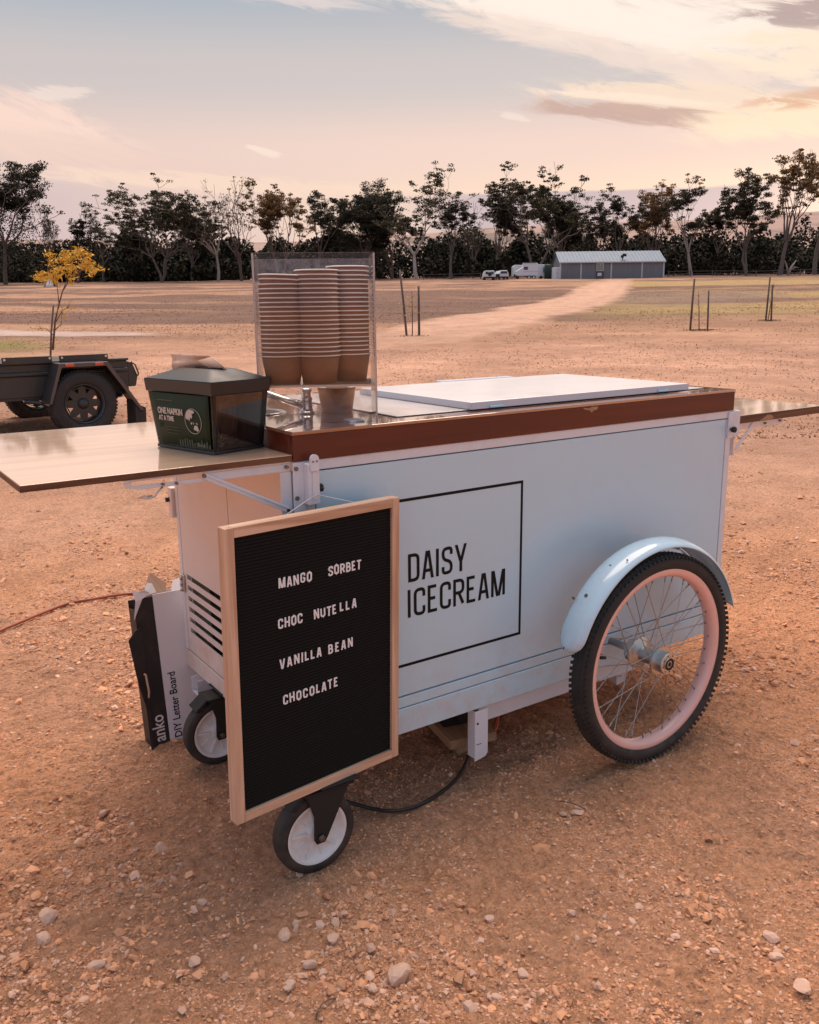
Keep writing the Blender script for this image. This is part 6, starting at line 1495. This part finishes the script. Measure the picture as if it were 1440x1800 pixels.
cable('extension_cord', 'thin orange extension cord snaking over the dirt left of the cart', [gp(-60, 1142, .010), gp(0, 1114, .010), gp(30, 1101, .010), gp(70, 1084, .010), gp(120, 1065, .010), gp(160, 1058, .010), gp(200, 1051, .010), gp(240, 1047, .010), gp(275, 1048, .010), gp(300, 1041, .010), gp(340, 1030, .010), gp(420, 1015, .010)], .0055, 'cable_orange')
cable('extension_cord', 'orange cord looping down to the dirt beside the timber board under the cart', [(.70, .30, .11), (.705, .26, .10), (.700, .235, .06), (.685, .215, .02), (.665, .195, .006), (.64, .175, .005)], .004, 'orange')
rl = MB(); rl.lathe([(.02, -.03), (.075, -.03), (.075, -.024), (.04, -.022), (.04, .022), (.075, .024), (.075, .03), (.02, .03)], 28, (.79, .36, .12), 'y', closed_prof=True)
tag(rl.build('cord_reel', M['orange']), 'orange cord reel tucked under the cart behind the white stub leg', 'cord reel')

# ---------------------------------------------------------------- stones
def rock_mesh(seed, name='stone', sub=2):
    bm = bmesh.new(); bmesh.ops.create_icosphere(bm, subdivisions=sub, radius=1.0); R_ = random.Random(seed)
    pl = [(Vector((R_.gauss(0, 1), R_.gauss(0, 1), R_.gauss(0, 1))).normalized(), R_.uniform(.55, .9)) for _ in range(11)]
    for v_ in bm.verts:
        for n_, d in pl:
            k = v_.co.dot(n_)
            if k > d: v_.co -= n_*(k-d)
        v_.co *= 1+R_.uniform(-.03, .03)
    me = bpy.data.meshes.new(name); bm.to_mesh(me); bm.free(); me.materials.append(M['stone']); return me
STN = [(85, 1612, 40, 'angular pale stone in a clump near the left edge, low in the frame'), (76, 1652, 32, 'rounded stone just below the angular one near the left edge'),
 (169, 1702, 30, 'flat pale stone at lower left with a dark hollow beside it'), (501, 1646, 34, 'largest pale stone in the clump below the letter board'), (587, 1652, 26, 'brown stone right of the largest pale one in the middle clump'),
 (564, 1627, 22, 'small pale stone above the brown one in the middle clump'), (590, 1622, 22, 'right-hand small stone at the top of the middle clump'), (520, 1623, 18, 'small rounded stone just above the largest pale one'), (546, 1696, 24, 'grey stone below the middle clump'),
 (702, 1717, 44, 'broad flat stone in the group at bottom centre'), (655, 1738, 22, 'pale stone at the left side of the bottom-centre group'), (509, 1734, 24, 'thin flat stone near the bottom, left of centre'), (342, 1692, 24, 'square-ish stone lower left of the middle clump'),
 (284, 1492, 30, 'flat stone left of the front castor on open dirt'), (141, 1481, 20, 'reddish stone far left of the front castor'), (182, 1430, 18, 'dark red stone high on the left dirt'),
 (356, 1587, 18, 'small pale stone below the letter board corner'), (526, 1538, 14, 'white pebble touching the front castor tyre'), (1015, 1431, 22, 'stone lying by a thin twig right of centre'), (861, 1615, 20, 'stone in the small clump right of bottom centre'),
 (918, 1712, 24, 'angular stone at lower centre right'), (826, 1770, 28, 'flat stone at the bottom edge, centre right'), (873, 1756, 22, 'stone close to the right of the flat bottom-edge one'), (1355, 1650, 28, 'upper stone of the right-hand cluster'), (1366, 1685, 26, 'middle stone of the right-hand cluster'),
 (1412, 1738, 34, 'biggest stone at the lower right edge'), (1123, 1596, 18, 'small white stone in the right foreground'), (793, 1362, 12, 'pale chip near the stub leg'), (1250, 1580, 16, 'light stone at the far right of the foreground')]
_rk = [rock_mesh(s_) for s_ in range(7)]
for i, (px, py, w, lab) in enumerate(STN):
    P = pix_ground(px, py); d = float(np.linalg.norm(P-CAM)); s_ = w*d/F_PX/2
    o = bpy.data.objects.new('stone', _rk[i % 7]); COL.objects.link(o); o.location = (P[0], P[1], P[2]+s_*.12)
    o.scale = (s_*1.05, s_*.85, s_*.60); o.rotation_euler = (random.uniform(-.3, .3), random.uniform(-.3, .3), random.uniform(0, 6.28)); tag(o, lab, 'stone', 'larger stones on the dirt')
def gravel(name, n, rmin, rmax, smean, ssig, smax, seed, m_, octa=False, dens_cut=.42):
    r_ = np.random.default_rng(seed); x, y, s_ = [], [], []
    need = n; X_, Y_ = [], []
    while need > 0:
        k = need*4; rr = np.sqrt(r_.uniform(rmin**1.3, rmax**1.3, k)**(2/1.3)); a = YAW+r_.uniform(-.62, .62, k)
        px_, py_ = CAM[0]+rr*np.sin(a), CAM[1]+rr*np.cos(a)
        dens = np.clip((fbm(px_*2.6, py_*2.6, 4, 140, .6)-dens_cut)*6.0, .05, 1)*np.clip(fbm(px_*9, py_*9, 2, 150)*1.6-.3, .15, 1)
        ok = r_.uniform(0, 1, k) < dens; X_.append(px_[ok][:need]); Y_.append(py_[ok][:need]); need -= len(X_[-1])
    x = np.concatenate(X_); y = np.concatenate(Y_); s_ = np.minimum(smean*np.exp(r_.normal(0, ssig, n)), smax)
    phi = (1+5**.5)/2; iv = np.array([(-1, phi, 0), (1, phi, 0), (-1, -phi, 0), (1, -phi, 0), (0, -1, phi), (0, 1, phi), (0, -1, -phi), (0, 1, -phi), (phi, 0, -1), (phi, 0, 1), (-phi, 0, -1), (-phi, 0, 1)])/1.902
    fi = np.array([(0, 11, 5), (0, 5, 1), (0, 1, 7), (0, 7, 10), (0, 10, 11), (1, 5, 9), (5, 11, 4), (11, 10, 2), (10, 7, 6), (7, 1, 8), (3, 9, 4), (3, 4, 2), (3, 2, 6), (3, 6, 8), (3, 8, 9), (4, 9, 5), (2, 4, 11), (6, 2, 10), (8, 6, 7), (9, 8, 1)])
    if octa:
        iv = np.array([(1, 0, 0), (-1, 0, 0), (0, 1, 0), (0, -1, 0), (0, 0, 1), (0, 0, -1.)]); fi = np.array([(0, 2, 4), (2, 1, 4), (1, 3, 4), (3, 0, 4), (2, 0, 5), (1, 2, 5), (3, 1, 5), (0, 3, 5)])
    K, FN = len(iv), len(fi)
    V = iv[None]*(1+r_.uniform(-.36, .36, (n, K, 1)))*np.stack([r_.uniform(.8, 1.35, n), r_.uniform(.6, 1.0, n), r_.uniform(.38, .75, n)], -1)[:, None, :]
    a = r_.uniform(0, 2*PI, n); tz = r_.normal(0, .25, n); ca, sa = np.cos(a)[:, None], np.sin(a)[:, None]
    vx, vy, vz = V[..., 0], V[..., 1], V[..., 2]; vz = vz+vx*tz[:, None]; V = np.stack([vx*ca-vy*sa, vx*sa+vy*ca, vz], -1)*s_[:, None, None]
    z = ground_z(x, y)+s_*.10; V = V+np.stack([x, y, z], -1)[:, None, :]
    me = bpy.data.meshes.new(name); me.vertices.add(K*n); me.vertices.foreach_set('co', V.ravel())
    F = (fi[None]+np.arange(n)[:, None, None]*K).reshape(-1).astype(np.int32); me.loops.add(len(F)); me.loops.foreach_set('vertex_index', F)
    me.polygons.add(FN*n); me.polygons.foreach_set('use_smooth', np.zeros(FN*n, bool)); me.polygons.foreach_set('loop_start', (np.arange(FN*n)*3).astype(np.int32)); me.update(calc_edges=True)
    cv = np.ones((n, K, 4), np.float32); base = np.array([[.64, .33, .19], [.64, .40, .29], [.50, .25, .145], [.66, .33, .18]])[r_.integers(0, 4, n)]*r_.uniform(.75, 1.2, (n, 1)); cv[:, :, :3] = base[:, None, :]
    ca_ = me.color_attributes.new('albedo', 'FLOAT_COLOR', 'POINT'); ca_.data.foreach_set('color', cv.ravel())
    me.materials.append(m_); o = bpy.data.objects.new(name, me); COL.objects.link(o); o['kind'] = 'stuff'; return o
gm, N, L, P = new_mat('gravel_stone'); a_ = N.new('ShaderNodeAttribute'); a_.attribute_name = 'albedo'; L.new(a_.outputs[0], P.inputs['Base Color']); P.inputs['Roughness'].default_value = .92; P.inputs['Specular IOR Level'].default_value = .2
gravel('gravel', 9000, 0.75, 4.5, .0046, .45, .015, 3, gm, dens_cut=.50)
gravel('small_gravel', 26000, 0.75, 4.5, .0024, .40, .008, 6, gm, dens_cut=.46)
gravel('fine_gravel', 14000, 2.5, 11, .0052, .45, .016, 4, gm)
gravel('grit', 90000, 0.75, 3.8, .0024, .35, .006, 5, gm, True, dens_cut=.26)
cable('dry_twig', 'thin curled dry twig lying at the bottom edge left of centre', [gp(598, 1757, .004), gp(575, 1766, .008), gp(560, 1780, .006), gp(556, 1797, .004)], .0011, 'twig', 'twig')
cable('dry_twig', 'short dark twig across the stone right of centre', [gp(985, 1414, .008), gp(1005, 1420, .012), gp(1030, 1427, .006)], .0012, 'twig', 'twig')

def dry_grass():
    r_ = np.random.default_rng(77); n = 80000; D = 7+r_.uniform(0, 1, n)**1.6*95; lat = r_.uniform(-.58, .58, n)*D
    x = CAM[0]+FH[0]*D+RH[0]*lat; y = CAM[1]+FH[1]*D+RH[1]*lat
    keep = (fbm(x*.35, y*.35, 4, 201)*.6+fbm(x*1.7, y*1.7, 3, 203)*.4 > .47+.10*r_.uniform(-1, 1, n)); x, y, D = x[keep], y[keep], D[keep]
    z = ground_z(x, y); C_ = np.stack([x, y, z+.004], -1); sz = r_.uniform(.012, .036, len(x))*np.clip(D/16, .8, 2.0)
    o = quads_mesh('dry_grass', C_, sz, M['dry_grass'], seed=78, aspect=1.3); o['kind'] = 'stuff'
M['dry_grass'] = mat('dry_brown_grass', (0.36, 0.215, 0.135), 0.95, var=0.45, vscale=1.3, spec=0.1)
dry_grass()
